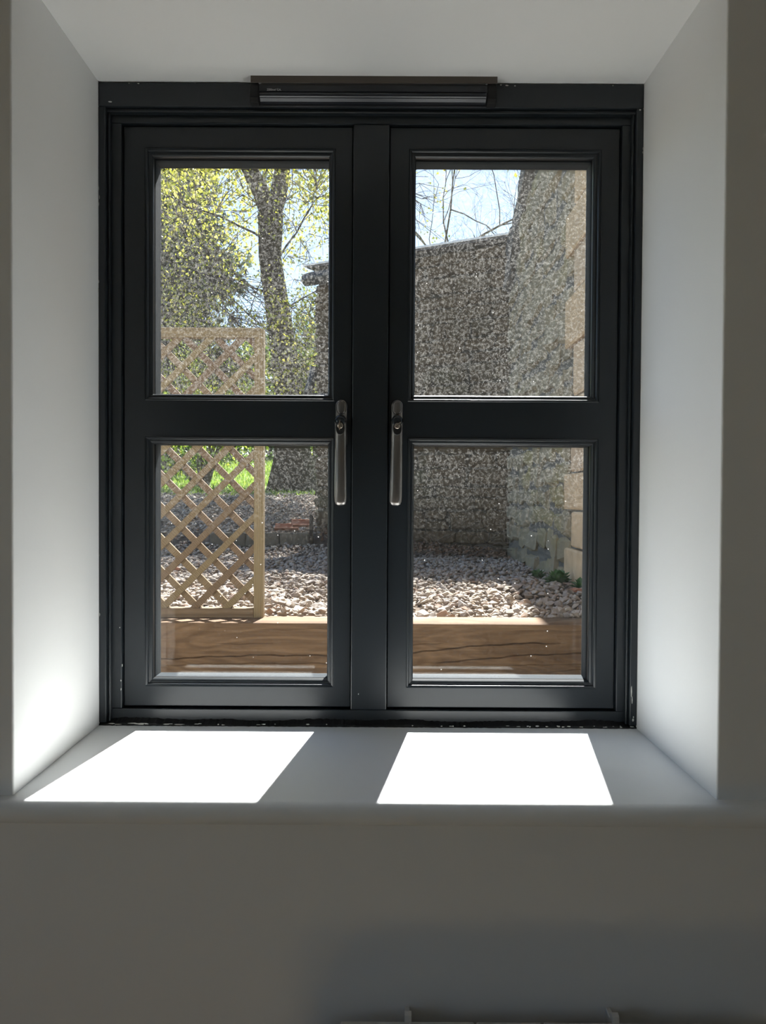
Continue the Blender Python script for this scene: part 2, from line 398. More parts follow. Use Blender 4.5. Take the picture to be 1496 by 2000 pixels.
# window board with a bullnose
def sill():
    prof = [(0.0, 0.0), (-0.2855, 0.0)]
    for k in range(1, 12):
        a = math.pi / 2 - math.pi * k / 12
        prof.append((-0.2855 - 0.0135 * math.cos(a), -0.0130 + 0.0130 * math.sin(a)))
    prof += [(-0.2855, -0.026), (0.0, -0.026)]
    n = len(prof); V, Fs = [], []
    # inside the recess the board follows the opening, in front of the wall it runs on both ways
    sect = [(-0.62, True), (XL, True), (XL + 1e-4, False), (XR - 1e-4, False), (XR, True), (1.55, True)]
    for x, short in sect:
        for y, z in prof:
            yy = y if not short else min(y, -RD)
            xx = x
            if not short and y > -0.01: xx = X0 if x < 0.4 else X1
            V.append((xx, yy, z))
    for k in range(len(sect) - 1):
        for j in range(n):
            Fs.append((k * n + j, k * n + (j + 1) % n, (k + 1) * n + (j + 1) % n, (k + 1) * n + j))
    Fs += [tuple(range(n)), tuple(range((len(sect) - 1) * n, len(sect) * n))]
    o = mesh('window_sill', V, Fs, MAT['gloss_white'])
    for p in o.data.polygons:
        if abs(p.normal.x) < 0.5 and p.center.y < -0.28: p.use_smooth = True
    tag(o, 'white painted window sill board with a rounded front edge and two patches of sunlight', 'window sill', kind='structure')
sill()

# ------------------------------------------------------------------ window
win = tag(empty('window_1', (0.415, 0.03, 0.0)), 'dark grey two-casement window with four panes looking out on a garden', 'window', kind='structure')
FY, SY = 0.013, 0.020
S = [(0.0310, 0.3868), (0.4447, 0.8012)]       # casements in x
SZ = (0.0246, 0.9285)
# fixed frame
boxes('frame_head', [(0.0, 0.83, FY, 0.072, SZ[1] + .0015, HT)], MAT['frame'], win, 0.0012)
boxes('frame_rail', [(0.0, 0.83, FY, 0.072, -0.026, SZ[0] - .0025)], MAT['frame'], win, 0.0012)
boxes('frame_jamb', [(0.0, S[0][0] - .0012, FY, 0.072, SZ[0] - .0025, SZ[1] + .0015)], MAT['frame'], win, 0.0012)
boxes('frame_jamb', [(S[1][1] + .0012, 0.83, FY, 0.072, SZ[0] - .0025, SZ[1] + .0015)], MAT['frame'], win, 0.0012)
boxes('mullion', [(S[0][1] + .0010, S[1][0] - .0010, FY, 0.072, SZ[0] - .0025, SZ[1] + .0015)], MAT['frame'], win, 0.0016)
boxes('rebate', [(0.0, S[0][0] + .008, 0.0725, 0.085, -.02, HT), (S[1][1] - .008, 0.83, 0.0725, 0.085, -.02, HT), (S[0][1] - .008, S[1][0] + .008, 0.0725, 0.085, -.02, HT),
                 (0.0, 0.83, 0.0725, 0.085, -.02, SZ[0] + .008), (0.0, 0.83, 0.0725, 0.085, SZ[1] - .008, HT)], MAT['frame'], win)
# cover trims round the edge
def trim_run(bl, sect_note=None):
    return boxes('cover_trim', bl, MAT['frame'], win, 0.0016, 3)
trim_run([(0.0, 0.83, -0.003, FY + .002, 0.9475, 0.9838)])
trim_run([(0.0, 0.83, 0.003, FY + .002, 0.9420, 0.9475)])
for xa, xb, xc in ((0.0, 0.0110, 0.0150), (0.83, 0.819, 0.815)):
    trim_run([(min(xa, xb), max(xa, xb), -0.003, FY + .002, 0.004, 0.9475)])
    trim_run([(min(xb, xc), max(xb, xc), 0.005, FY + .002, 0.004, 0.9420)])
# ragged strip of sealant along the bottom
V, Fs = [], []
N = 240
for i in range(N + 1):
    x = 0.83 * i / N
    h = 0.0035 + 0.0022 * math.sin(x * 31) * math.sin(x * 13 + 1) + rng.uniform(-.0009, .0009)
    t = 0.0035 + rng.uniform(-.0008, .0008)
    V += [(x, FY + .001, 0.0), (x, -t, 0.0), (x, -t * .6, h * .7), (x, FY + .001, h + .003)]
for i in range(N):
    for j in range(4):
        a, b = i * 4 + j, i * 4 + (j + 1) % 4
        Fs.append((a, b, b + 4, a + 4))
mesh('sealant_strip', V, Fs, MAT['rubber'], win)
# small flecks of white paint left on the dark frame
V, Fs = [], []
def fleck(x, z, w_, h_, y=-0.0042):
    b = len(V); k = 6
    pts = [(x + w_ * math.cos(a * math.tau / k) * rng.uniform(.6, 1.2), z + h_ * math.sin(a * math.tau / k) * rng.uniform(.6, 1.2)) for a in range(k)]
    V.extend([(p[0], y, p[1]) for p in pts]); V.extend([(p[0], y + .0009, p[1]) for p in pts])
    Fs.append(tuple(range(b, b + k))); Fs.append(tuple(range(b + k, b + 2 * k)))
    for j in range(k): Fs.append((b + j, b + (j + 1) % k, b + k + (j + 1) % k, b + k + j))
for (x, z, a, b) in [(.0475, .9815, .0012, .0008), (.0615, .9812, .0016, .0010), (.0185, .9535, .0030, .0009), (.1480, .9825, .0013, .0007),
                     (.8235, .9445, .0015, .0014), (.782, .9812, .0008, .0010), (.621, .9806, .0026, .0010), (.612, .9815, .0018, .0012), (.6335, .9800, .0012, .0008),
                     (.8240, .0135, .0016, .0030), (.8228, .0030, .0040, .0008), (.8245, .018, .0010, .0016)]:
    fleck(x, z, a, b, -0.0044 if z > .1 else -0.0036)
for (x, z, a, b) in [(.821, .058, .0009, .010), (.8222, .045, .0007, .006)]: fleck(x, z, a, b, -0.0034)
for (x, z, a, b) in [(.0285, .066, .0008, .0016), (.0287, .052, .0011, .0022), (.0305, .090, .0005, .0030), (.4000, .047, .0009, .0015), (.0268, .1490, .0007, .0013)]:
    fleck(x, z, a, b, FY - .0003)
for k in range(46):
    x = rng.choice([rng.uniform(.02, .13), rng.uniform(.0, .83), rng.uniform(.62, .83)])
    fleck(x, .0030 + rng.uniform(-.001, .001), rng.uniform(.001, .009 if x < .13 else .004), rng.uniform(.0004, .0011), -0.0040)
for k in range(10): fleck(rng.choice([.0012, .8286]) + rng.uniform(-.001, .001), rng.uniform(.1, .95), .0005, rng.uniform(.001, .004), -0.0034)
tag(mesh('paint_flecks', V, Fs, MAT['fleck'], win), 'white paint flecks', kind='stuff')
# outer cill
prism_x('outer_cill', [(0.07, -0.004), (0.07, -0.028), (0.15, -0.034), (0.15, -0.018)], 0.0, 0.83, MAT['frame'], win)
# casements
BW = 0.010
UP, LO = (0.5048, 0.8950), (0.0565, 0.4471)
for (a, b), side in zip(S, (0, 1)):
    ox0, ox1 = (0.0647, 0.3597) if side == 0 else (0.4750, 0.7720)
    bl = [(a, ox0, SY, 0.072, SZ[0], SZ[1]), (ox1, b, SY, 0.072, SZ[0], SZ[1]),
          (ox0, ox1, SY, 0.072, UP[1], SZ[1]), (ox0, ox1, SY, 0.072, LO[1], UP[0]), (ox0, ox1, SY, 0.072, SZ[0], LO[0])]
    V, Fs = [], []
    # stiles and rails as one welded face so that only the true edges show
    xs = [a, ox0, ox1, b]; zs = [SZ[0], LO[0], LO[1], UP[0], UP[1], SZ[1]]
    idx = {}
    for yi, y in enumerate((SY, 0.072)):
        for i, x in enumerate(xs):
            for j, z in enumerate(zs):
                idx[(i, j, yi)] = len(V); V.append((x, y, z))
    solid = lambda i, j: 0 <= i < 3 and 0 <= j < 5 and not (i == 1 and j in (1, 3))
    for i in range(3):
        for j in range(5):
            if not solid(i, j): continue
            for yi in (0, 1): Fs.append([idx[(i, j, yi)], idx[(i + 1, j, yi)], idx[(i + 1, j + 1, yi)], idx[(i, j + 1, yi)]])
            for di, dj, e in ((-1, 0, ((i, j), (i, j + 1))), (1, 0, ((i + 1, j), (i + 1, j + 1))), (0, -1, ((i, j), (i + 1, j))), (0, 1, ((i, j + 1), (i + 1, j + 1)))):
                if not solid(i + di, j + dj):
                    Fs.append([idx[(*e[0], 0)], idx[(*e[1], 0)], idx[(*e[1], 1)], idx[(*e[0], 1)]])
    cas = mesh('casement', V, Fs, MAT['frame'], win, bevel=0.0011)
    cas['label'] = 'left casement' if side == 0 else 'right casement'
    for (z0, z1) in (LO, UP):
        frame_loop('bead', ox0, ox1, z0, z1,
                   [(-.0008, SY + .0002), (0.0006, SY - .0012), (0.0030, SY - .0002), (0.0040, SY + .0020), (0.0042, SY + .0032), (0.0066, SY + .0036),
                    (0.0086, SY + .0048), (BW, SY + .0068), (BW, SY + .0136), (-.0008, SY + .0136)], MAT['frame'], cas)
        gk = BW - .0035
        frame_loop('seal', ox0 + gk, ox1 - gk, z0 + gk, z1 - gk,
                   [(0, SY + .0120), (0.0040, SY + .0120), (0.0040, SY + .0140), (0, SY + .0140)], MAT['rubber'], cas)
        g0, g1, h0, h1 = ox0 + .001, ox1 - .001, z0 + .001, z1 - .001
        boxes('pane', [(g0, g1, SY + .0142, SY + .0180, h0, h1)], MAT['glass_in'], cas)
        frame_loop('spacer_bar', g0, g1, h0, h1, [(0, SY + .0182), (0.0092, SY + .0182), (0.0092, SY + .0436), (0, SY + .0436)], MAT['spacer'], cas)
        boxes('pane', [(g0, g1, SY + .0438, SY + .0476, h0, h1)], MAT['glass_out'], cas)
        frame_loop('outer_bead', ox0, ox1, z0, z1, [(0, SY + .0478), (0.0092, SY + .0478), (0.0092, SY + .0500), (0.005, SY + .054), (0, SY + .054)], MAT['frame'], cas)

# window handles
def stadium(cx, cz, hw, z0, z1, y, n=10, squash=1.0, xc=None):
    pts = []
    for k in range(n + 1):
        a = math.pi * k / n
        pts.append((cx + hw * math.cos(a), y, z1 - hw * squash + hw * squash * math.sin(a)))
    for k in range(n + 1):
        a = math.pi + math.pi * k / n
        pts.append((cx + hw * math.cos(a), y, z0 + hw * squash + hw * squash * math.sin(a)))
    return pts
def disc(cx, cz, r, y, n=20, rz=None): return [(cx + r * math.cos(math.tau * k / n), y, cz + (rz or r) * math.sin(math.tau * k / n)) for k in range(n)]
def handle(cx, lean, keyang, label):
    DY = .011
    hroot = loft('handle', [stadium(cx, 0, .0088, .4300, .5055, SY), stadium(cx, 0, .0088, .4300, .5055, -.0005 + DY), stadium(cx, 0, .0076, .4312, .5043, -.0022 + DY)], MAT['gunmetal'], win)
    hroot['label'] = label
    loft('cover_cap', [stadium(cx, 0, .0068, .4835, .5030, -.0018 + DY), stadium(cx, 0, .0068, .4835, .5030, -.0034 + DY), stadium(cx, 0, .0056, .4848, .5016, -.0041 + DY)], MAT['gunmetal'], hroot)
    # black ring round the cap and black neck paint in the gap's shade
    loft('cap_gap_shade', [stadium(cx, 0, .0075, .4828, .5037, -.0016 + DY), stadium(cx, 0, .0075, .4828, .5037, -.0024 + DY)], MAT['rubber'], hroot)
    loft('neck', [disc(cx, .4735, .0080, -.0015 + DY), disc(cx, .4735, .0080, -.0120 + DY)], MAT['rubber'], hroot)
    loft('collar', [disc(cx, .4715, .0086, -.0090 + DY, 28), disc(cx, .4712, .0092, -.0140 + DY, 28), disc(cx, .4706, .0088, -.0230 + DY, 28), disc(cx, .4700, .0074, -.0270 + DY, 28), disc(cx, .4696, .0055, -.0283 + DY, 28)], MAT['collar'], hroot)
    # lever: stadium sections travelling down, cranked away from the frame
    rings = []
    n = 16
    data = [(.4745, -.0190, .0060, .0040), (.4740, -.0200, .0082, .0058), (.4715, -.0205, .0088, .0068), (.4690, -.0206, .0090, .0071), (.4600, -.0208, .0090, .0068),
            (.4480, -.0210, .0089, .0058), (.4350, -.0215, .0086, .0050), (.4180, -.0235, .0086, .0050), (.4000, -.0258, .0088, .0054), (.3750, -.0270, .0092, .0058),
            (.3560, -.0272, .0094, .0060), (.3480, -.0270, .0090, .0057), (.3440, -.0268, .0074, .0046), (.3420, -.0266, .0040, .0024)]
    for (z, y, hw, hd) in data:
        y += DY
        t = (.48 - z) / .14
        ring = []
        for k in range(n):
            a = math.tau * k / n
            ca, sa = math.cos(a), math.sin(a)
            ring.append((cx + lean * t + hw * math.copysign(abs(ca) ** .8, ca), y + hd * math.copysign(abs(sa) ** .8, sa), z))
        rings.append(ring)
    loft('lever', rings, MAT['gunmetal'], hroot)
    # lock recess, barrel and key
    ly = -.0281 + DY
    loft('lock_recess', [disc(cx, .4590, .0068, ly + .004, 24, .0104), disc(cx, .4590, .0068, ly - .0004, 24, .0104), disc(cx, .4590, .0058, ly - .0006, 24, .0092)], MAT['gunmetal_dark'], hroot)
    loft('lock_barrel', [disc(cx, .4628, .0046, ly), disc(cx, .4628, .0046, ly - .0018), disc(cx, .4628, .0038, ly - .0024)], MAT['brass'], hroot)
    ca, sa = math.cos(keyang), math.sin(keyang)
    V = []
    prof = [(-.002, 0), (-.0026, .003), (-.0060, .006), (-.0076, .011), (-.0060, .016), (0, .018), (.0060, .016), (.0076, .011), (.0060, .006), (.0026, .003), (.002, 0)]
    for s_ in (-.00075, .00075):
        for (u, d) in prof:
            V.append((cx + u * ca - s_ * sa, ly - .002 - d, .4628 + u * sa + s_ * ca))
    n = len(prof)
    Fs = [tuple(range(n)), tuple(range(n, 2 * n))] + [(i, (i + 1) % n, n + (i + 1) % n, n + i) for i in range(n)]
    mesh('key', V, Fs, MAT['brass'], hroot)
handle(0.3715, 0.0012, math.radians(88), 'left gunmetal handle, key upright')
handle(0.4578, -0.0022, math.radians(38), 'right gunmetal handle, key turned')

# trickle vent on the head of the frame
vx0, vx1 = 0.2333, 0.6035
vent = prism_x('trickle_vent', [(-.004, .9846), (-.0195, .9846), (-.0195, .9752), (-.0170, .9735), (-.0165, .9630), (-.0100, .9610), (-.0060, .9470), (-.004, .9470)], vx0 + .013, vx1 - .013, MAT['vent'], win, bevel=.0006)
prism_x('vent_hood', [(-.0190, .9847), (-.0208, .9847), (-.0208, .9750), (-.0190, .9745)], vx0 + .002, vx1 + .001, MAT['vent_brown'], vent)
fp = [(-.0168, .9622), (-.0212, .9610)] + [(-.0175 - .0045 * math.cos(math.radians(a)), .9568 + .0040 * math.sin(math.radians(a))) for a in (60, 35, 10, -15, -40, -65, -90)] + [(-.0130, .9500), (-.0080, .9490), (-.0080, .9600)]
prism_x('vent_flap', fp, vx0 + .0155, vx1 - .0155, MAT['vent'], vent, smooth=False)
for a, b in ((vx0, vx0 + .0135), (vx1 - .0135, vx1)):
    prism_x('end_cap', [(-.004, .9845), (-.0180, .9738), (-.0192, .9700), (-.0192, .9530), (-.0150, .9475), (-.004, .9462)], a, b, MAT['rubber'], vent, bevel=.0010)
cu = bpy.data.curves.new('lettering', 'FONT'); cu.body = '2500mm² E.A.'; cu.size = 0.0046; cu.extrude = 0.00008
cu.align_x = 'LEFT'; cu.materials.append(MAT['white_print'])
lt = bpy.data.objects.new('lettering', cu); COL.objects.link(lt); lt.parent = vent
lt.rotation_euler = (math.radians(90), 0, 0); lt.location = (0.2590, -0.0172, 0.9640); lt.scale = (0.82, 1, 1)
lt['label'] = 'small white printed lettering'

# ------------------------------------------------------------------ radiator
rad = tag(empty('radiator', (0.57, -0.35, RZ0)), 'white panel radiator under the window sill, only its top edge in view', 'radiator')
RT = -0.2462
boxes('panel', [(0.352, 0.880, -0.400, -0.390, -0.76, RT - .010)], MAT['radiator'], rad, 0.004, 3)
boxes('panel', [(0.352, 0.880, -0.312, -0.302, -0.76, RT - .010)], MAT['radiator'], rad, 0.004, 3)
fl = [(0.37 + k * 0.02, 0.372 + k * 0.02, -0.389, -0.313, -0.74, RT - .02) for k in range(25)]
tag(boxes('fins', fl, MAT['radiator'], rad), kind='stuff')
for k, (a, b) in enumerate(((0.3925, 0.4685), (0.4705, 0.5455), (0.5475, 0.6225), (0.6245, 0.7060), (0.7080, 0.8450))):
    boxes('top_grille', [(a, b, -0.398, -0.301, RT - .008, RT)], MAT['radiator'], rad, 0.0018, 2)
for a, b in ((0.350, 0.3915), (0.846, 0.884)):
    boxes('end_cap', [(a, b, -0.400, -0.300, -0.75, RT - .0025)], MAT['radiator'], rad, 0.008, 4)
for x in (0.4695, 0.7070):
    br = boxes('bracket', [(x - .003, x + .003, -0.302, -0.2722, -0.70, RT - .002)], MAT['radiator'], rad, 0.001)
    prism_x('clip', [(-.304, RT - .004), (-.294, RT - .004), (-.2945, RT + .0072), (-.298, RT + .0100), (-.3025, RT + .0075)], x - .0042, x + .0042, MAT['radiator'], br, bevel=.0008)
for x in (0.37, 0.865):
    rings = [[(x + .0075 * math.cos(math.tau * k / 12), -0.351 + .0075 * math.sin(math.tau * k / 12), z) for k in range(12)] for z in (RZ0, -0.765)]
    loft('pipe', rings, MAT['radiator'], rad)

# ------------------------------------------------------------------ ground outside
def gz(Y): return np.interp(Y, [-9, 2.5, 4.45, 4.95, 5.06, 6.86, 8.9, 18.9, 30], [-.05, -.055, -.085, -.03, .055, .345, .48, 1.42, 2.2])
def ground_strip(name, x0, x1, ys, mat, dz=0.0, nx=24, wob=0.0):
    V, F = [], []
    for y in ys:
        for i in range(nx + 1):
            x = x0 + (x1 - x0) * i / nx
            V.append((x, y, float(gz(y)) + dz + wob * math.sin(x * 2.1 + y) * math.cos(y * 1.7 - x)))
    for j in range(len(ys) - 1):
        for i in range(nx):
            a = j * (nx + 1) + i; F.append((a, a + 1, a + nx + 2, a + nx + 1))
    return V, F
V, F = ground_strip('', -6, 4, [1.33, 2, 2.5, 3.4, 4.0, 4.45, 4.95, 5.06, 5.5, 6.2, 6.9, 7.9], MAT['soil'], -0.022)
gnd = np_mesh('ground', V, F, MAT['soil'], smooth=True)
tag(gnd, 'bed of loose pale gravel rising towards the tree and lawn', 'gravel', kind='structure')
V, F = ground_strip('', -14, 12, [7.85, 9, 11, 13, 15, 17, 18.9, 22, 27], MAT['lawn'], -0.02)
lawn = tag(np_mesh('lawn', V, F, MAT['lawn'], smooth=True), 'sunny green lawn rising behind the gravel', 'lawn', kind='structure')
tag(boxes('patio', [(-6, 4, .10, 1.34, -0.38, -0.283)], MAT['patio']), 'paved strip between the house wall and the timber sleeper', 'paving', kind='structure')

def wall_line(x):      # front face of the outbuilding
    return 4.47 + (1.38 - x) * 0.50
# stone prototypes: convex pebbles
def hull_proto(seed, n=15):
    r = random.Random(seed)
    bm = bmesh.new()
    for k in range(n):
        v = Vector((r.gauss(0, 1), r.gauss(0, 1), r.gauss(0, 1))).normalized()
        v = Vector((v.x * (1 + r.uniform(-.15, .15)), v.y * (.75 + r.uniform(-.1, .1)), v.z * (.5 + r.uniform(-.08, .08)))) * .5
        bm.verts.new(v)
    res = bmesh.ops.convex_hull(bm, input=bm.verts)
    bmesh.ops.delete(bm, geom=[g for g in res['geom_interior'] if isinstance(g, bmesh.types.BMVert)], context='VERTS')
    bmesh.ops.triangulate(bm, faces=bm.faces)
    bm.verts.index_update()
    V = np.array([v.co[:] for v in bm.verts]); F = np.array([[v.index for v in f.verts] for f in bm.faces])
    bm.free(); return V, F
PROT = [hull_proto(s) for s in range(12)]
def rots(n, tilt):
    a = nr.uniform(0, math.tau, n); b = nr.normal(0, tilt, n); c = nr.normal(0, tilt, n)
    ca, sa, cb, sb, cc, sc_ = np.cos(a), np.sin(a), np.cos(b), np.sin(b), np.cos(c), np.sin(c)
    Rz = np.zeros((n, 3, 3)); Rz[:, 0, 0] = ca; Rz[:, 0, 1] = -sa; Rz[:, 1, 0] = sa; Rz[:, 1, 1] = ca; Rz[:, 2, 2] = 1
    Rx = np.zeros((n, 3, 3)); Rx[:, 1, 1] = cb; Rx[:, 1, 2] = -sb; Rx[:, 2, 1] = sb; Rx[:, 2, 2] = cb; Rx[:, 0, 0] = 1
    Ry = np.zeros((n, 3, 3)); Ry[:, 0, 0] = cc; Ry[:, 0, 2] = sc_; Ry[:, 2, 0] = -sc_; Ry[:, 2, 2] = cc; Ry[:, 1, 1] = 1
    return Rz @ Rx @ Ry
def scatter(name, pos, size, mat, parent, protos, tilt=.35, proto_scale=None):
    Vs, Fs, rn, off = [], [], [], 0
    R = rots(len(pos), tilt); pick = nr.integers(0, len(protos), len(pos)); r = nr.random(len(pos))
    for p in range(len(protos)):
        i = np.where(pick == p)[0]
        if not len(i): continue
        V, F = protos[p]
        W = np.einsum('nij,vj->nvi', R[i], V) * size[i][:, None, None] + pos[i][:, None, :]
        Vs.append(W.reshape(-1, 3)); k = len(V)
        Fs.append((F[None] + (np.arange(len(i)) * k)[:, None, None]).reshape(-1, F.shape[1]) + off)
        rn.append(np.repeat(r[i], len(F))); off += len(i) * k
    return np_mesh(name, np.concatenate(Vs), np.concatenate(Fs), mat, parent, np.concatenate(rn))
def gravel_points():
    P, Sz = [], []
    for (ya, yb, xa, xb, dens, smin, smax) in ((1.335, 2.9, -.95, 1.38, 1500, .022, .050), (2.9, 5.1, -1.6, 1.38, 1000, .024, .050), (5.1, 7.9, -2.6, -.05, 700, .026, .055), (5.1, 7.9, -.05, .6, 200, .03, .055)):
        n = int((yb - ya) * (xb - xa) * dens)
        x = nr.uniform(xa, xb, n); y = nr.uniform(ya, yb, n); s = smin + (smax - smin) * nr.random(n) ** 2.2
        s = np.where(nr.random(n) < .02, s * 1.5, s)
        ok = np.ones(n, bool)
        inb = (x > -.15) & (y > wall_line(x) - .02); ok &= ~inb
        ok &= ~((y > 4.94) & (y < 5.08) & (x > -1.05))
        x, y, s = x[ok], y[ok], s[ok]
        z = gz(y) - .012 + nr.uniform(-.006, .016, len(x)) + .01 * np.sin(x * 7) * np.sin(y * 6)
        z = np.where(y < 1.42, z + .012, z)
        y = np.where(y - s * .5 < 1.34, 1.34 + s * .5, y)
        P.append(np.stack([x, y, z], 1)); Sz.append(s)
    return np.concatenate(P), np.concatenate(Sz)
GP, GS = gravel_points()
d = GP[:, 1] + 1.14
px = (GP[:, 0] - .4394) / d
vis = ((px > -.305) & (px < -.075)) | ((px > .042) & (px < .274))
hidden_by_trellis = (px < -.16)
score = np.where(vis, GS / d, 0) * np.where(hidden_by_trellis, .6, 1.0)
order = np.argsort(-score)
big, rest = order[:300], order[300:]
scatter('gravel', GP[rest], GS[rest], MAT['gravel'], gnd, PROT)['kind'] = 'stuff'
PM = []
for k, (V, F) in enumerate(PROT):
    me = bpy.data.meshes.new('stone'); me.from_pydata(V.tolist(), [], F.tolist()); me.materials.append(MAT['gravel_obj']); PM.append(me)
for i in big:
    o = bpy.data.objects.new('stone', PM[rng.randrange(12)]); COL.objects.link(o); o.parent = gnd
    o.location = GP[i] + np.array([0, 0, .006]); s = float(GS[i]); o.scale = (s, s, s)
    o.rotation_euler = (rng.gauss(0, .3), rng.gauss(0, .3), rng.uniform(0, 6.28))

# ------------------------------------------------------------------ timber sleeper, with carved drying cracks
def sleeper():
    x0, x1, y0, y1, z0, z1 = -1.3, 1.32, 1.20, 1.34, -.283, -.043
    nx, nz = 420, 120
    cracks = [([(-1.3, -.155), (-.36, -.163), (-.27, -.161), (-.05, -.150), (.06, -.146), (.30, -.146), (.42, -.149)], .0022, .007),
              ([(-.31, -.184), (-.12, -.176), (.10, -.172), (.20, -.171), (.40, -.172)], .0016, .004),
              ([(-.10, -.110), (.02, -.111), (.10, -.108)], .0012, .003),
              ([(.43, -.124), (.52, -.112), (.64, -.104)], .0012, .003),
              ([(.43, -.150), (.52, -.138), (.66, -.120), (.80, -.108), (.92, -.103), (1.02, -.104)], .0022, .007),
              ([(.56, -.170), (.72, -.158), (.86, -.143), (1.02, -.136), (1.14, -.134)], .0020, .006),
              ([(.60, -.190), (.80, -.176), (1.0, -.170), (1.15, -.172)], .0013, .003),
              ([(.9, -.200), (1.05, -.188), (1.2, -.185)], .0013, .003),
              ([(.0, -.066), (.2, -.062), (.34, -.058)], .0010, .002)]
    X = np.linspace(x0, x1, nx); Z = np.linspace(z1, z0, nz)
    # denser rows follow from a fine grid between -.05 and -.21
    Z = np.concatenate([np.array([z1, z1 - .0015]), np.arange(z1 - .003, -.212, -.0011), np.linspace(-.213, z0, 10)])
    nz = len(Z)
    gx, gzz = np.meshgrid(X, Z)
    D = 0.00012 * np.sin(gzz * 520 + 9 * np.sin(gx * 2.1) + 2.3 * np.sin(gx * 5)) + .0006 * np.sin(gx * 5 + gzz * 22)
    for pts, wd, dp in cracks:
        p = np.array(pts); zc = np.interp(X, p[:, 0], p[:, 1], left=9, right=9) + .0012 * np.sin(X * 37) + .0008 * np.sin(X * 91)
        span = p[-1, 0] - p[0, 0]
        taper = np.clip(np.minimum(X - p[0, 0], p[-1, 0] - X) / (.15 * span), 0, 1)
        D += 1.7 * dp * taper[None] * np.clip(1 - np.abs(gzz - zc[None]) / (1.15 * wd), 0, 1)
    edge = np.clip(1 - (z1 - gzz) / .003, 0, 1)
    D += .003 * edge
    V = np.stack([gx, y0 + D, gzz], -1).reshape(-1, 3)
    a = (np.arange(nz - 1)[:, None] * nx + np.arange(nx - 1)[None]).ravel()
    F = np.stack([a, a + nx, a + nx + 1, a + 1], 1)
    b = len(V)
    Vx = np.array([(x, y1, z1) for x in X] + [(x, y1, z0) for x in X])
    i = np.arange(nx - 1)
    Ft = np.stack([i, i + 1, b + i + 1, b + i], 1)                       # top
    Fb = np.stack([b + i, b + i + 1, b + nx + i + 1, b + nx + i], 1)      # back
    Fu = np.stack([(nz - 1) * nx + i, b + nx + i, b + nx + i + 1, (nz - 1) * nx + i + 1], 1)
    o = np_mesh('timber_sleeper', np.concatenate([V, Vx]), np.concatenate([F, Ft, Fb, Fu]), MAT['sleeper'])
    bm = bmesh.new(); bm.from_mesh(o.data); bmesh.ops.recalc_face_normals(bm, faces=bm.faces); bmesh.ops.holes_fill(bm, edges=[e for e in bm.edges if e.is_boundary]); bm.to_mesh(o.data); bm.free()
    tag(o, 'long cracked brown timber sleeper edging the gravel outside the window', 'timber')
sleeper()

# ------------------------------------------------------------------ trellis
tr = tag(empty('trellis', (-0.4, 1.3125, -.043)), 'square wooden trellis panel with diagonal slats standing behind the sleeper', 'trellis')
tx0, tx1, ty0, ty1, tz0, tz1 = -0.87, 0.040, 1.297, 1.332, -0.043, 0.9096
boxes('stile', [(tx1 - .031, tx1, ty0, ty1, tz0, tz1 - .002)], MAT['trellis_z'], tr, 0.0015)
boxes('stile', [(tx0, tx0 + .031, ty0, ty1, tz0, tz1 - .002)], MAT['trellis_z'], tr, 0.0015)
boxes('rail', [(tx0 + .031, tx1 - .0312, ty0, ty1, tz0, tz0 + .031)], MAT['trellis_x'], tr, 0.0015)
boxes('rail', [(tx0 + .006, tx1 - .010, ty0 - .002, ty1, tz1 - .031, tz1)], MAT['trellis_x'], tr, 0.0015)
ix0, ix1, iz0, iz1 = tx0 + .029, tx1 - .029, tz0 + .029, tz1 - .029
def slat(zc, sgn, y0, y1, mat):
    """slat whose centre line crosses x = ix1 at height zc; sgn +1 rises to the right"""
    hw = .0105 * math.sqrt(2)
    def clip(z):   # line z = zc + sgn*(x-ix1)
        pts = []
        for x in (ix0, ix1):
            zz = z + sgn * (x - ix1)
            if iz0 <= zz <= iz1: pts.append((x, zz))
        for zz in (iz0, iz1):
            x = ix1 + sgn * (zz - z)
            if ix0 < x < ix1: pts.append((x, zz))
        pts.sort(); return (pts[0], pts[-1]) if len(pts) > 1 else None
    A, B = clip(zc - hw), clip(zc + hw)
    if not A or not B: return
    q = [A[0], A[1], B[1], B[0]]
    wob = [rng.uniform(-.0012, .0012) for _ in q]
    V = [(x, y0, z + k) for (x, z), k in zip(q, wob)] + [(x, y1, z + k) for (x, z), k in zip(q, wob)]
    mesh('slat', V, [(0, 1, 2, 3), (7, 6, 5, 4), (0, 4, 5, 1), (1, 5, 6, 2), (2, 6, 7, 3), (3, 7, 4, 0)], mat, tr, bevel=.0008, seg=1)
for k in range(-10, 22):
    z = .8145 - .1045 * (k - 0)
    slat(z, 1, ty0 + .004, ty0 + .0145, MAT['trellis_d1'])
for k in range(-14, 12):
    z = .0091 + .1058 * (k + 0) - .0
    slat(z, -1, ty0 + .0155, ty0 + .026, MAT['trellis_d2'])
for k in range(12, 20):
    slat(.0091 + .1058 * k, -1, ty0 + .0155, ty0 + .026, MAT['trellis_d2'])

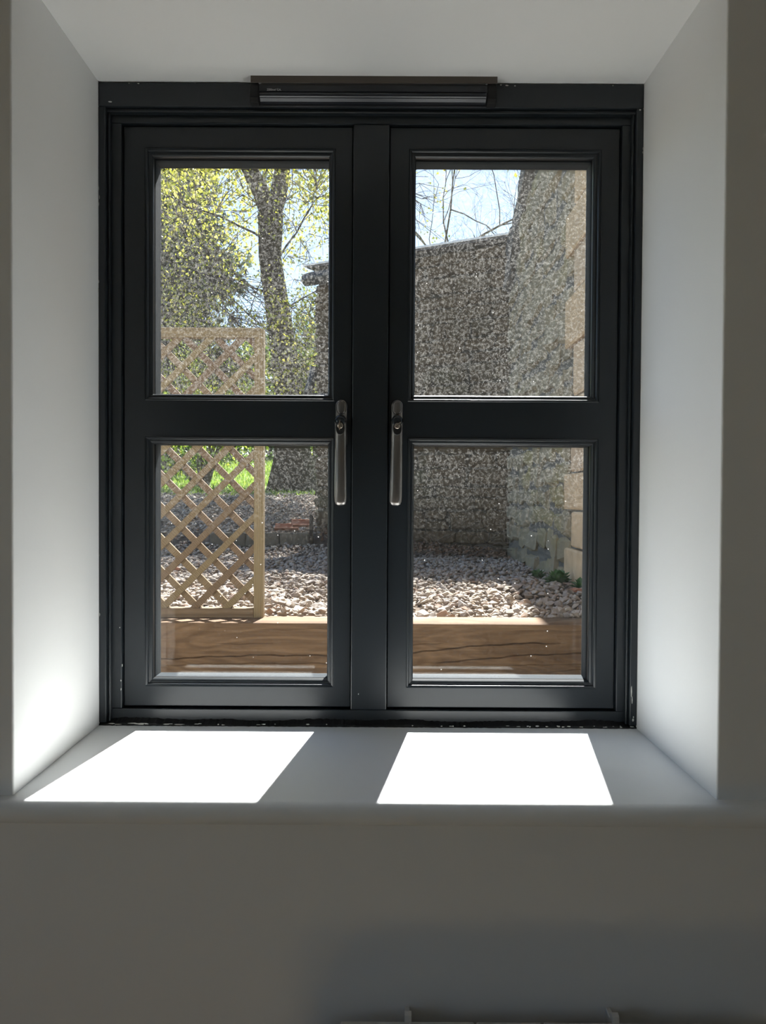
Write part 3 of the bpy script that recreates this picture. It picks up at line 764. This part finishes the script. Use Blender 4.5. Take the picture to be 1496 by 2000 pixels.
# ------------------------------------------------------------------ rubble walls
def stone_protos(mat, n=8, jit=.07, bev=.13):
    out = []
    for s in range(n):
        r = random.Random(100 + s)
        bm = bmesh.new(); bmesh.ops.create_cube(bm, size=1.0)
        bmesh.ops.bevel(bm, geom=list(bm.edges), offset=bev, segments=1, affect='EDGES')
        for v in bm.verts: v.co += Vector((r.uniform(-jit, jit), r.uniform(-jit, jit), r.uniform(-jit, jit)))
        me = bpy.data.meshes.new('stone'); bm.to_mesh(me); bm.free(); me.materials.append(mat); out.append(me)
    return out
def place_stone(protos, parent, name, c, u, nrm, w_, dep, h_, skew=0.02, local=None):
    o = bpy.data.objects.new(name, rng.choice(protos)); COL.objects.link(o); o.parent = parent
    m = Matrix((u, nrm, Vector((0, 0, 1)))).transposed().to_4x4()
    m = m @ Matrix.Rotation(rng.gauss(0, skew), 4, 'Y')
    m.translation = Vector(c)
    m = m @ Matrix.Diagonal((w_, dep, h_, 1))
    pl = parent.location
    o.matrix_basis = Matrix.Translation(-pl) @ m
    return o

ob = tag(empty('outbuilding', (0.6, 4.6, -0.05)), 'low brown stone outbuilding with a pale roof edge and black gutter end', 'outbuilding')
L0, L1 = Vector((-.145, wall_line(-.145), 0)), Vector((1.38, wall_line(1.38), 0))
uu = (L1 - L0).normalized(); nn = Vector((uu.y, -uu.x, 0))           # nn faces the house
EZ = 2.31
def quad_prism(name, a, b, thick, z0, z1, mat, parent):
    p = [a, b, b - nn * thick, a - nn * thick]
    V = [(q.x, q.y, z0) for q in p] + [(q.x, q.y, z1) for q in p]
    return mesh(name, V, [(0, 1, 2, 3), (4, 5, 6, 7), (0, 1, 5, 4), (1, 2, 6, 5), (2, 3, 7, 6), (3, 0, 4, 7)], mat, parent)
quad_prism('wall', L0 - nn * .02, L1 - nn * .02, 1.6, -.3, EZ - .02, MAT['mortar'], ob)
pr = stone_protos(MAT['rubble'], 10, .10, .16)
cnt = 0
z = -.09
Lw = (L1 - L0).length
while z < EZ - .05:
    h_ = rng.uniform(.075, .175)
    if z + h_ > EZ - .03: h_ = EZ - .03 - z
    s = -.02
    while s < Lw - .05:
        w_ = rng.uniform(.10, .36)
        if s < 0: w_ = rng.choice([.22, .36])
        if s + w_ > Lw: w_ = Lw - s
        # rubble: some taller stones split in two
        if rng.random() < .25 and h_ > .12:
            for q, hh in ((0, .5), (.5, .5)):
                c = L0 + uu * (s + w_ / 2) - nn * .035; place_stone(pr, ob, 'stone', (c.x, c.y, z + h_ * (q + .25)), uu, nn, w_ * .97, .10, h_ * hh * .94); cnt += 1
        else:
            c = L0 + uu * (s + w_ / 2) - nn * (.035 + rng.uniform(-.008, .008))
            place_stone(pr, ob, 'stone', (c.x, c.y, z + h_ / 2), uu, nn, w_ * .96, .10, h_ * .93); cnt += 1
        s += w_
    z += h_
# roof rising away, eaves overhanging towards the house
E0, E1 = Vector((-.23, 5.15, 0)), Vector((1.39, 4.36, 0))
E1 = E0 + (E1 - E0)
ru = (E1 - E0).normalized(); rn_ = Vector((ru.y, -ru.x, 0))
V = []
for q, zz in ((E0, EZ), (E1, EZ), (E1 - rn_ * 2.0, EZ + .12), (E0 - rn_ * 2.0, EZ + .12)):
    V.append((q.x, q.y, zz)); V.append((q.x, q.y, zz - .015))
mesh('roof', V, [(0, 2, 4, 6), (1, 3, 5, 7), (0, 2, 3, 1), (2, 4, 5, 3), (4, 6, 7, 5), (6, 0, 1, 7)], MAT['roof'], ob)
V = []
for q in (E0 - ru * .03, E1):
    for dy, zz in ((.012, EZ - .004), (.012, EZ + .012), (-.10, EZ + .016), (-.10, EZ + .006)):
        p = q + rn_ * dy; V.append((p.x, p.y, zz + .004))
mesh('roof_edge', V, [(0, 1, 2, 3), (4, 5, 6, 7), (0, 1, 5, 4), (1, 2, 6, 5), (2, 3, 7, 6), (3, 0, 4, 7)], MAT['flashing'], ob)
# gutter end and downpipe at the left corner
def tube(pts, rad, mat, name, parent, n=10):
    rings = []
    pts = [Vector(p) for p in pts]
    for i, p in enumerate(pts):
        t = (pts[min(i + 1, len(pts) - 1)] - pts[max(i - 1, 0)]).normalized()
        a = t.orthogonal().normalized(); b = t.cross(a)
        if i and (a.dot(pa) < 0): pass
        if i:
            a = (pa - t * pa.dot(t)).normalized(); b = t.cross(a)
        pa = a
        r = rad[i] if isinstance(rad, (list, tuple)) else rad
        rings.append([tuple(p + a * r * math.cos(math.tau * k / n) + b * r * math.sin(math.tau * k / n)) for k in range(n)])
    return loft(name, rings, mat, parent)
tube([(-.245, 5.125, 2.185), (-.17, 5.09, 2.19), (-.05, 5.035, 2.195), (.12, 4.96, 2.195)], [.050, .055, .055, .050], MAT['gutter'], 'gutter_end', ob)
tube([(-.165, 5.12, 1.46), (-.17, 5.115, 1.39), (-.20, 5.105, 1.28), (-.22, 5.10, 1.20)], [.030, .034, .034, .036], MAT['gutter'], 'downpipe', ob)
tube([(-.235, 5.11, 1.21), (-.06, 5.07, 1.205), (.08, 5.0, 1.21)], [.030, .028, .03], MAT['gutter'], 'hose_bracket', ob)

# side gable wall running towards the house
WX = 1.38
gw = tag(empty('gable_wall', (1.5, 2.6, -.1)), 'tall grey rubble gable wall with tan corner blocks on the right of the garden', 'stone wall')
def rake(y): return min(3.95, 2.29 + .70 * (4.25 - y))
V = []
ys = [.75, 1.88, 4.25, 4.56]
zt = [rake(y) - .1 for y in ys]
for x in (WX + .004, WX + .45):
    for y, t in zip(ys, zt): V += [(x, y, -.30), (x, y, t)]
Fs = []
for k in range(3):
    a = 2 * k
    Fs += [(a, a + 2, a + 3, a + 1), (8 + a, 8 + a + 1, 8 + a + 3, 8 + a + 2), (a + 1, a + 3, 8 + a + 3, 8 + a + 1), (a, 8 + a, 8 + a + 2, a + 2)]
Fs += [(0, 1, 9, 8), (6, 14, 15, 7)]
mesh('wall', V, Fs, MAT['mortar_grey'], gw)
prg = stone_protos(MAT['rubble_grey'], 10, .12, .19)
prq = stone_protos(MAT['quoin'], 6, .018, .05)
prc = stone_protos(MAT['coping'], 6, .05, .10)
yu = Vector((0, -1, 0)); xn = Vector((-1, 0, 0))
z = -.10; cg = 0
QY = 2.58
while z < 3.7:
    h_ = rng.uniform(.09, .17) if z < 1.4 else rng.uniform(.13, .20)
    s = 4.52
    while s > QY + .03:
        w_ = rng.uniform(.11, .30) if z < 1.4 else rng.uniform(.16, .36)
        if s - w_ < QY + .02: w_ = s - QY - .02
        yc = s - w_ / 2
        if z + h_ < rake(yc + w_ / 2) - .10 and w_ > .05:
            zo, hk = rng.uniform(-.025, .025), rng.uniform(.75, 1.12)
            place_stone(prg, gw, 'stone', (WX + .048 + rng.uniform(-.014, .008), yc, z + h_ / 2 + zo), yu, xn, w_ * .98, .12, h_ * hk, .07); cg += 1
        s -= w_
    z += h_
z = -.10
k = 0
while z < 3.6:      # dressed blocks up the near part of the wall
    h_ = rng.uniform(.17, .27)
    k += 1
    s = QY + (.09 if k % 2 else -.06)
    while s > .80:
        w_ = rng.uniform(.34, .52); w_ = min(w_, s - .78)
        if w_ > .08 and z + h_ < rake(s) - .05:
            place_stone(prq, gw, 'quoin', (WX + .03 + rng.uniform(-.004, .004), s - w_ / 2, z + h_ / 2), yu, xn, w_ * .97, .11, h_ * .95, .004); cg += 1
        s -= w_
    z += h_
# dark coping up the rake
y = 4.56; up_rake = Vector((0, -1, .70)).normalized()
while y > 1.95:
    w_ = rng.uniform(.22, .34)
    th = .20 + .10 * (4.56 - y)
    c = Vector((WX + .15, y - w_ * .41, rake(y - w_ * .41) - th * .5 - .01))
    o = bpy.data.objects.new('coping_stone', rng.choice(prc)); COL.objects.link(o); o.parent = gw
    nz_ = Vector((0, .70, 1)).normalized()
    m = Matrix((up_rake, Vector((-1, 0, 0)), nz_)).transposed().to_4x4(); m.translation = c
    o.matrix_basis = Matrix.Translation(-gw.location) @ m @ Matrix.Diagonal((w_ * 1.0, .40, th, 1))
    y -= w_ * .82

# ------------------------------------------------------------------ kerb and broken ridge tiles by the outbuilding
kb = tag(empty('stone_kerb', (-.6, 5.0, -.06)), 'low brown stone kerb between trellis and outbuilding corner', 'kerb')
prk = stone_protos(MAT['kerb'], 4, .03, .07)
for a, b in ((-1.00, -.71), (-.70, -.43), (-.42, -.175)):
    place_stone(prk, kb, 'kerb_block', ((a + b) / 2, 5.00, .010), Vector((1, 0, 0)), Vector((0, 1, 0)), b - a, .12, .115, .01)
def ridge_tile(name, loc, rz, ry, length, label):
    V, Fs = [], []
    n = 12
    for x in (-length / 2, length / 2):
        for r in (.055, .043):
            for k in range(n + 1):
                a = math.pi * (.08 + .84 * k / n)
                V.append((x, r * math.cos(a), r * math.sin(a)))
    m_ = n + 1
    for k in range(n):
        Fs += [(k, k + 1, 2 * m_ + k + 1, 2 * m_ + k), (m_ + k, 3 * m_ + k, 3 * m_ + k + 1, m_ + k + 1), (k, m_ + k, m_ + k + 1, k + 1), (2 * m_ + k, 2 * m_ + k + 1, 3 * m_ + k + 1, 3 * m_ + k)]
    Fs += [(0, 2 * m_, 3 * m_, m_), (n, m_ + n, 3 * m_ + n, 2 * m_ + n)]
    o = mesh(name, V, Fs, MAT['terracotta']); o.location = loc; o.rotation_euler = (math.radians(180 + ry), math.radians(0), rz)
    return tag(o, label, 'roof tile')
ridge_tile('clay_tile', (-.385, 5.10, .135), .05, 18, .20, 'curved clay tile lying upturned on the kerb, left one of two')
ridge_tile('clay_tile', (-.245, 5.02, .168), .25, 24, .17, 'curved clay tile propped against the short post, right one of two')
tag(boxes('wooden_post', [(-.178, -.147, 4.93, 4.962, -.06, .215)], MAT['bark'], bevel=.004), 'short weathered wooden post at the outbuilding corner', 'post')
def shard(name, loc, s, label, rot):
    V, F = PROT[3]; o = mesh(name, V * np.array([1, .8, .5]), F.tolist(), MAT['terracotta']); o.location = loc; o.scale = (s, s, s); o.rotation_euler = rot
    tag(o, label, 'pottery shard')
shard('terracotta_shard', (-.7318, 3.0, -.045), .085, 'terracotta shard lying in shaded gravel behind the trellis', (.1, .1, .3))
shard('terracotta_shard', (1.285, 2.12, -.045), .075, 'orange terracotta shard near the foot of the gable wall', (.2, -.1, .2))

# ------------------------------------------------------------------ plants
LEAF = [(np.array([[0, -.5, 0], [.36, -.05, .10], [0, .5, 0], [-.36, -.05, .10]]), np.array([[0, 1, 2], [0, 2, 3]]))]
def leaf_scatter(name, pos, size, mat, parent, tilt=1.1):
    o = scatter(name, pos, size, mat, parent, LEAF, tilt); o['kind'] = 'stuff'; return o
class Tubes:
    def __init__(s): s.V, s.F = [], []
    def add(s, pts, rad, n=5):
        pts = [Vector(p) for p in pts]; base = len(s.V); pa = None
        for i, p in enumerate(pts):
            t = (pts[min(i + 1, len(pts) - 1)] - pts[max(i - 1, 0)])
            t = t.normalized() if t.length > 1e-6 else Vector((0, 0, 1))
            a = t.orthogonal().normalized() if pa is None else (pa - t * pa.dot(t)).normalized()
            b = t.cross(a); pa = a
            for k in range(n):
                q = p + (a * math.cos(math.tau * k / n) + b * math.sin(math.tau * k / n)) * rad[i]
                s.V.append((q.x, q.y, q.z))
        for i in range(len(pts) - 1):
            for k in range(n):
                s.F.append((base + i * n + k, base + i * n + (k + 1) % n, base + (i + 1) * n + (k + 1) % n, base + (i + 1) * n + k))
    def build(s, name, mat, parent): return np_mesh(name, s.V, s.F, mat, parent, smooth=True)
def wander(p, d, length, steps, r0, r1, jit, rr, droop=0.0):
    pts, rad = [Vector(p)], [r0]; d = Vector(d).normalized()
    for k in range(steps):
        d = (d + Vector((rr.gauss(0, jit), rr.gauss(0, jit), rr.gauss(0, jit) - droop))).normalized()
        pts.append(pts[-1] + d * length / steps); rad.append(r0 + (r1 - r0) * (k + 1) / steps)
    return pts, rad, d
def grow(T, nodes, p, d, length, r, depth, rr, jit=.16, droop=0.0, n=5, spread=.75, kids=(2, 3, 3)):
    pts, rad, dd = wander(p, d, length, 5, r, r * .55, jit, rr, droop)
    T.add(pts, rad, n if r > .03 else (4 if r > .01 else 3))
    nodes += pts[1:]
    if depth == 0: return
    for k in range(rr.choice(kids)):
        i = rr.randrange(2, 6)
        nd = (dd + Vector((rr.gauss(0, spread), rr.gauss(0, spread), rr.gauss(0, spread * .7)))).normalized()
        grow(T, nodes, pts[i], nd, length * rr.uniform(.55, .8), rad[i] * .68, depth - 1, rr, jit, droop, n, spread, kids)

def main_tree():
    rr = random.Random(5)
    t = tag(empty('broadleaf_tree', (-.82, 8.8, .46)), 'big forked tree with yellow-green young leaves rising behind the trellis', 'tree')
    T = Tubes()
    trunk = [(-.80, 8.8, .30), (-.80, 8.8, .55), (-.80, 8.8, .85), (-.81, 8.8, 1.3), (-.88, 8.82, 2.0), (-1.00, 8.86, 2.8), (-1.12, 8.86, 3.6), (-1.11, 8.86, 4.15)]
    T.add(trunk, [.40, .33, .26, .215, .185, .165, .150, .17], 18)
    tube_o = T.build('trunk', MAT['bark'], t)
    # bark ridges
    me = tube_o.data
    B = Tubes(); nodes = []
    B.add([(-1.11, 8.86, 4.1), (-1.22, 8.8, 4.4), (-1.40, 8.65, 4.75), (-1.7, 8.4, 5.5), (-2.1, 8.1, 6.4)], [.13, .12, .105, .085, .06], 9)
    B.add([(-1.11, 8.86, 4.1), (-1.02, 8.9, 4.4), (-.95, 8.9, 4.85), (-.92, 8.8, 5.6), (-.6, 8.6, 6.6)], [.13, .115, .10, .08, .055], 9)
    starts = [((-1.4, 8.65, 4.75), (-1, -.3, .5), 1.9, .05), ((-1.7, 8.4, 5.5), (-.8, -.9, .6), 2.0, .05), ((-1.7, 8.4, 5.5), (.2, -1, .6), 1.8, .045),
              ((-2.1, 8.1, 6.4), (-.6, -.5, .6), 2.0, .05), ((-2.1, 8.1, 6.4), (.3, -.8, .5), 2.0, .045), ((-.95, 8.9, 4.85), (.8, .2, .5), 1.5, .045), ((-.92, 8.8, 5.6), (1, -.5, .5), 1.9, .05),
              ((-.92, 8.8, 5.6), (.1, -1, .6), 2.0, .045), ((-.6, 8.6, 6.6), (.6, -.6, .6), 2.0, .045), ((-.6, 8.6, 6.6), (-.5, .2, 1), 1.8, .045),
              ((-1.10, 8.86, 3.75), (-.7, -.6, .35), 1.3, .018), ((-1.12, 8.86, 3.4), (.8, -.5, .5), 1.1, .016), ((-1.06, 8.86, 3.1), (-1, -.2, .3), 1.3, .018),
              ((-1.0, 8.86, 2.8), (.9, -.4, .4), 1.0, .014), ((-.95, 8.85, 2.5), (-1, -.5, .2), 1.3, .016), ((-.9, 8.82, 2.1), (.6, -.8, -.1), .9, .022), ((-.87, 8.8, 1.9), (-.8, -.8, -.1), 1.2, .025)]
    for p, d, ln, r in starts:
        grow(B, nodes, p, d, ln, r, 4, rr, .17, .01)
    B.build('branches', MAT['bark'], t)['kind'] = 'stuff'
    # leaf clusters
    C = []
    def ok_view(x, y, z):
        if x > .05 and z < .3525 + .475 * (y + 1.14): return False
        return True
    # overhead crown out of view, front edge cut to place its shade on the gravel
    n = 0
    while n < 1500:
        v = np.array([rr.gauss(0, 1) for _ in range(3)]); v /= np.linalg.norm(v); v *= rr.random() ** (1 / 2.4)
        x, y, z = -.7 + v[0] * 4.4, 9.6 + v[1] * 4.2, 6.4 + v[2] * 2.7
        if y < 2.35 + .80 * (z + .07) + .35 * math.sin(x * 3.1): continue
        if z < 4.3 or not ok_view(x, y, z): continue
        C.append((x, y, z, .24, 20)); n += 1
    # what shows in the left panes
    n = 0
    while n < 760:
        dd = rr.uniform(7.2, 10.2); pxx = rr.uniform(285, 660); pyy = rr.uniform(310, 800)
        x = .4394 + (pxx - 745) / 1447 * dd; z = .3525 + (974 - pyy) / 1447 * dd
        dens = .35 + .55 * (pyy > 560) + .25 * (pyy > 430) * (pxx < 480)
        if 462 < pxx < 505 and 410 < pyy < 620: dens *= .12
        if 585 < pxx < 645 and 330 < pyy < 470: dens *= .35
        if 420 < pxx < 480 and pyy < 430: dens *= .35
        if pxx < 445 and pyy < 520: dens *= .40
        if rr.random() > dens: continue
        C.append((x, dd - 1.14, z, .11, 9)); n += 1
    # yellow sprays over the outbuilding roof
    for (pxx, pyy) in ((850, 385), (845, 400), (838, 415), (822, 440), (850, 470), (846, 478), (815, 420), (826, 350), (812, 455), (856, 372)):
        dd = 9.5; C.append((.4394 + (pxx - 745) / 1447 * dd, dd - 1.14, .3525 + (974 - pyy) / 1447 * dd, .05, 7))
    P, Sz = [], []
    nodes_np = np.array([tuple(q) for q in nodes])
    W = Tubes()
    for (x, y, z, sg, m) in C:
        c = np.array([x, y, z])
        P.append(c + nr.normal(0, sg, (m, 3))); Sz.append(nr.uniform(.04, .085, m) if sg > .2 else nr.uniform(.022, .048, m))
        dist = np.linalg.norm(nodes_np - c, axis=1); j = int(dist.argmin())
        if dist[j] < 1.3:
            a, b = Vector(nodes_np[j]), Vector(c); mid = (a + b) / 2 + Vector((rr.gauss(0, .06), rr.gauss(0, .06), rr.gauss(0, .06) + .03))
            W.add([a, mid, b], [.007, .005, .003], 3)
            if sg < .2:
                for q in range(2):
                    e = b + Vector((rr.gauss(0, .14), rr.gauss(0, .14), rr.gauss(0, .14))); W.add([mid, (mid + e) / 2 + Vector((0, 0, .02)), e], [.004, .003, .002], 3)
    W.build('twigs', MAT['twig'], t)['kind'] = 'stuff'
    leaf_scatter('foliage', np.concatenate(P), np.concatenate(Sz), MAT['leaf'], t)
main_tree()

def bare_tree(loc, seed, leans, label, height):
    rr = random.Random(seed)
    t = tag(empty('bare_tree', loc), label, 'tree')
    T = Tubes(); nodes = []
    b = Vector(loc)
    T.add([b, b + Vector((.05, 0, height * .3)), b + Vector((.12, 0, height * .5))], [.16, .13, .11], 9)
    T.build('trunk', MAT['bark'], t)
    B = Tubes()
    for d, ln, r, hh in leans:
        grow(B, nodes, b + Vector((.1, 0, height * hh)), d, ln, r * .75, 5, rr, .22, -.03, 5, .62, (3, 3, 4))
    B.build('branches', MAT['twig'], t)['kind'] = 'stuff'
bare_tree((1.30, 12.2, .85), 3, [((.35, 0, 1), 2.3, .040, .5), ((.05, 0, 1), 2.2, .035, .5), ((.9, -.1, .8), 2.4, .040, .46), ((-.5, 0, 1), 2.0, .032, .5), ((.2, .3, 1), 2.2, .035, .44)], 'leafless tree seen over the left end of the outbuilding roof', 6.6)
bare_tree((2.45, 13.2, .92), 8, [((.0, 0, 1), 2.1, .035, .5), ((-.6, 0, .9), 2.2, .036, .46), ((-.3, .2, 1), 2.2, .036, .48), ((.5, 0, .9), 2.0, .032, .5)], 'leafless tree seen over the roof beside the gable wall', 6.6)

def blob_plant(name, label, cat, loc, vols, mat, nleaf, smin, smax, stems=6, group=None, sg=.10):
    t = tag(empty(name, loc), label, cat, group)
    rr = random.Random(hash(label) % 9999 if False else len(label) * 37 + int(abs(loc[0]) * 100))
    P = []
    W = Tubes()
    tops = []
    for (cx_, cy_, cz_, rx, ry, rz, share) in vols:
        m = int(nleaf * share)
        ncl = max(6, m // 14)
        v = nr.normal(0, 1, (ncl, 3)); v /= np.linalg.norm(v, axis=1)[:, None]; v *= (nr.random(ncl) ** .45)[:, None]
        cen = v * np.array([rx, ry, rz]) + np.array([cx_, cy_, cz_])
        P.append(np.repeat(cen, 14, 0) + nr.normal(0, sg, (ncl * 14, 3)))
        tops += [tuple(c) for c in cen[:: max(1, ncl // 30)]]
    for k in range(stems):
        W.add([Vector(loc) + Vector((rr.uniform(-.08, .08), rr.uniform(-.08, .08), -.05)), Vector(loc).lerp(Vector(tops[k % len(tops)]), .5) + Vector((rr.gauss(0, .1), 0, .1)), tops[k % len(tops)]], [.04, .025, .01], 5)
    for c in tops[stems:]:
        W.add([Vector(loc).lerp(Vector(c), .55) + Vector((0, 0, .1)), c], [.012, .004], 3)
    W.build('stems', MAT['twig'], t)['kind'] = 'stuff'
    P = np.concatenate(P)
    P[:, 2] = np.maximum(P[:, 2], gz(P[:, 1]) + .03)
    leaf_scatter('foliage', P, nr.uniform(smin, smax, len(P)), mat, t)
    return t
blob_plant('evergreen_tree', 'tall dark blue-green evergreen behind the left end of the trellis', 'tree', (-4.0, 14.0, .95),
           [(-4.0, 14.0, 2.6, 1.5, 1.2, 1.6, .4), (-3.8, 14.0, 5.0, 1.25, 1.0, 1.7, .38), (-3.9, 14.0, 7.3, .8, .7, 1.5, .22)], MAT['leaf_dark'], 15000, .10, .24, 6, sg=.16)
blob_plant('leafy_shrub', 'bushy yellow-green shrub low behind the trellis slats', 'shrub', (-2.1, 9.2, .50), [(-2.1, 9.2, 1.7, 1.3, .8, 1.0, 1.0)], MAT['leaf_green'], 4200, .04, .08, 8, 'leafy shrubs under the big tree')
blob_plant('leafy_shrub', 'bushy yellow-green shrub between trellis post and outbuilding corner', 'shrub', (-.55, 9.9, .57), [(-.55, 9.9, 2.2, .75, .7, 1.25, 1.0)], MAT['leaf_green'], 4200, .04, .08, 8, 'leafy shrubs under the big tree')
blob_plant('leafy_shrub', 'darker shrub further back beside the evergreen', 'shrub', (-3.3, 11.5, .72), [(-3.3, 11.5, 2.0, 1.2, .9, 1.3, 1.0)], MAT['leaf_green'], 3200, .05, .10, 8, 'leafy shrubs under the big tree')
hd = tag(empty('hedge', (-4, 20, 1.5)), 'dark green hedge along the far end of the lawn', 'hedge')
n = 26000
P = np.stack([nr.uniform(-11, 5, n), 20 + nr.normal(0, .55, n), 1.45 + nr.random(n) ** .8 * 3.1], 1)
P[:, 2] += .35 * np.sin(P[:, 0] * 1.7) * (P[:, 2] > 3.5)
leaf_scatter('foliage', P, nr.uniform(.12, .26, n), MAT['leaf_hedge'], hd)
W = Tubes()
for k in range(24):
    x = -10.5 + k * .65; W.add([(x, 20, 1.3), (x + .1, 20, 2.4), (x - .1, 20, 3.6)], [.05, .04, .02], 5)
W.build('stems', MAT['twig'], hd)['kind'] = 'stuff'

# weeds at the foot of the gable wall
def weed(loc, r, n, label):
    t = tag(empty('weed', loc), label, 'weed')
    rr = random.Random(int(loc[1] * 100)); V, F, rn = [], [], []
    for k in range(n):
        a = rr.uniform(0, math.tau); el = rr.uniform(.3, 1.3); ln = r * rr.uniform(.6, 1.1)
        b = Vector(loc); dirv = Vector((math.cos(a) * math.cos(el), math.sin(a) * math.cos(el), math.sin(el)))
        tip = b + dirv * ln; sd = dirv.cross(Vector((0, 0, 1))).normalized() * ln * .22; mid = b + dirv * ln * .6 + Vector((0, 0, ln * .08))
        i = len(V); V += [b, mid + sd, tip - Vector((0, 0, ln * .1)), mid - sd]; F += [(i, i + 1, i + 2), (i, i + 2, i + 3)]; rn += [rr.random()] * 2
    V = [tuple(v) for v in V]
    o = np_mesh('leaves', V, F, MAT['weed'], t, rn); o['kind'] = 'stuff'
weed((1.245, 2.74, -.060), .062, 40, 'small green weed at the wall foot, furthest of the three')
weed((1.29, 2.46, -.060), .085, 60, 'largest green weed, middle one along the wall foot')
weed((1.345, 2.28, -.060), .060, 34, 'small green weed above the terracotta shard, nearest of the three')

# dead leaves and twigs drifted against the outbuilding
lf = tag(empty('leaf_litter', (.6, 4.6, -.07)), 'brown dead leaves and fine twigs drifted along the outbuilding foot', 'leaf litter', kind='stuff')
n = 1500
xs = nr.uniform(-.1, 1.33, n); yy = wall_line(xs) - .03 - np.abs(nr.normal(0, .13, n))
leaf_scatter('leaves', np.stack([xs, yy, gz(yy) + .01 + nr.random(n) * .05 * np.clip(1 - (wall_line(xs) - yy) * 3, 0, 1) + .01], 1), nr.uniform(.02, .045, n), MAT['litter'], lf, .5)
W = Tubes(); rr = random.Random(21)
for k in range(34):
    x = rr.uniform(.2, 1.25); y = wall_line(x) - rr.uniform(.04, .25)
    pts, rad, _ = wander((x, y, float(gz(y)) + .02), (rr.uniform(-1, 1), -.2, rr.uniform(.05, .5)), rr.uniform(.25, .6), 5, .004, .0015, .25, rr, .05)
    pts = [Vector((p.x, min(p.y, wall_line(p.x) - .03), max(p.z, float(gz(p.y)) + .01))) for p in pts]
    W.add(pts, rad, 3)
W.build('twigs', MAT['twig'], lf)['kind'] = 'stuff'

# grass on the lawn
def grass():
    n = 42000
    x = nr.uniform(-8.5, 1.5, n); y = 7.3 + nr.random(n) ** 1.15 * 12
    keep = (np.abs(x + .8) > .55) | (np.abs(y - 8.8) > .6)
    keep &= (y > 7.9 + .5 * np.sin(x * 1.3)) | (nr.random(n) < .12)
    x, y = x[keep], y[keep]; n = len(x)
    z = gz(y) - .02; h = nr.uniform(.03, .075, n) * (1 + (y - 7) * .04); wdt = h * .16 + .004
    a = nr.uniform(0, math.pi, n); lx, ly = nr.normal(0, .35, n) * h, nr.normal(0, .35, n) * h
    dx, dy = np.cos(a) * wdt, np.sin(a) * wdt
    V = np.stack([np.stack([x - dx, y - dy, z], 1), np.stack([x + dx, y + dy, z], 1), np.stack([x + lx, y + ly, z + h], 1)], 1).reshape(-1, 3)
    o = np_mesh('grass', V, np.arange(3 * n).reshape(-1, 3), MAT['grass'], lawn, nr.random(n)); o['kind'] = 'stuff'
grass()
print('stones in walls', cnt, cg)
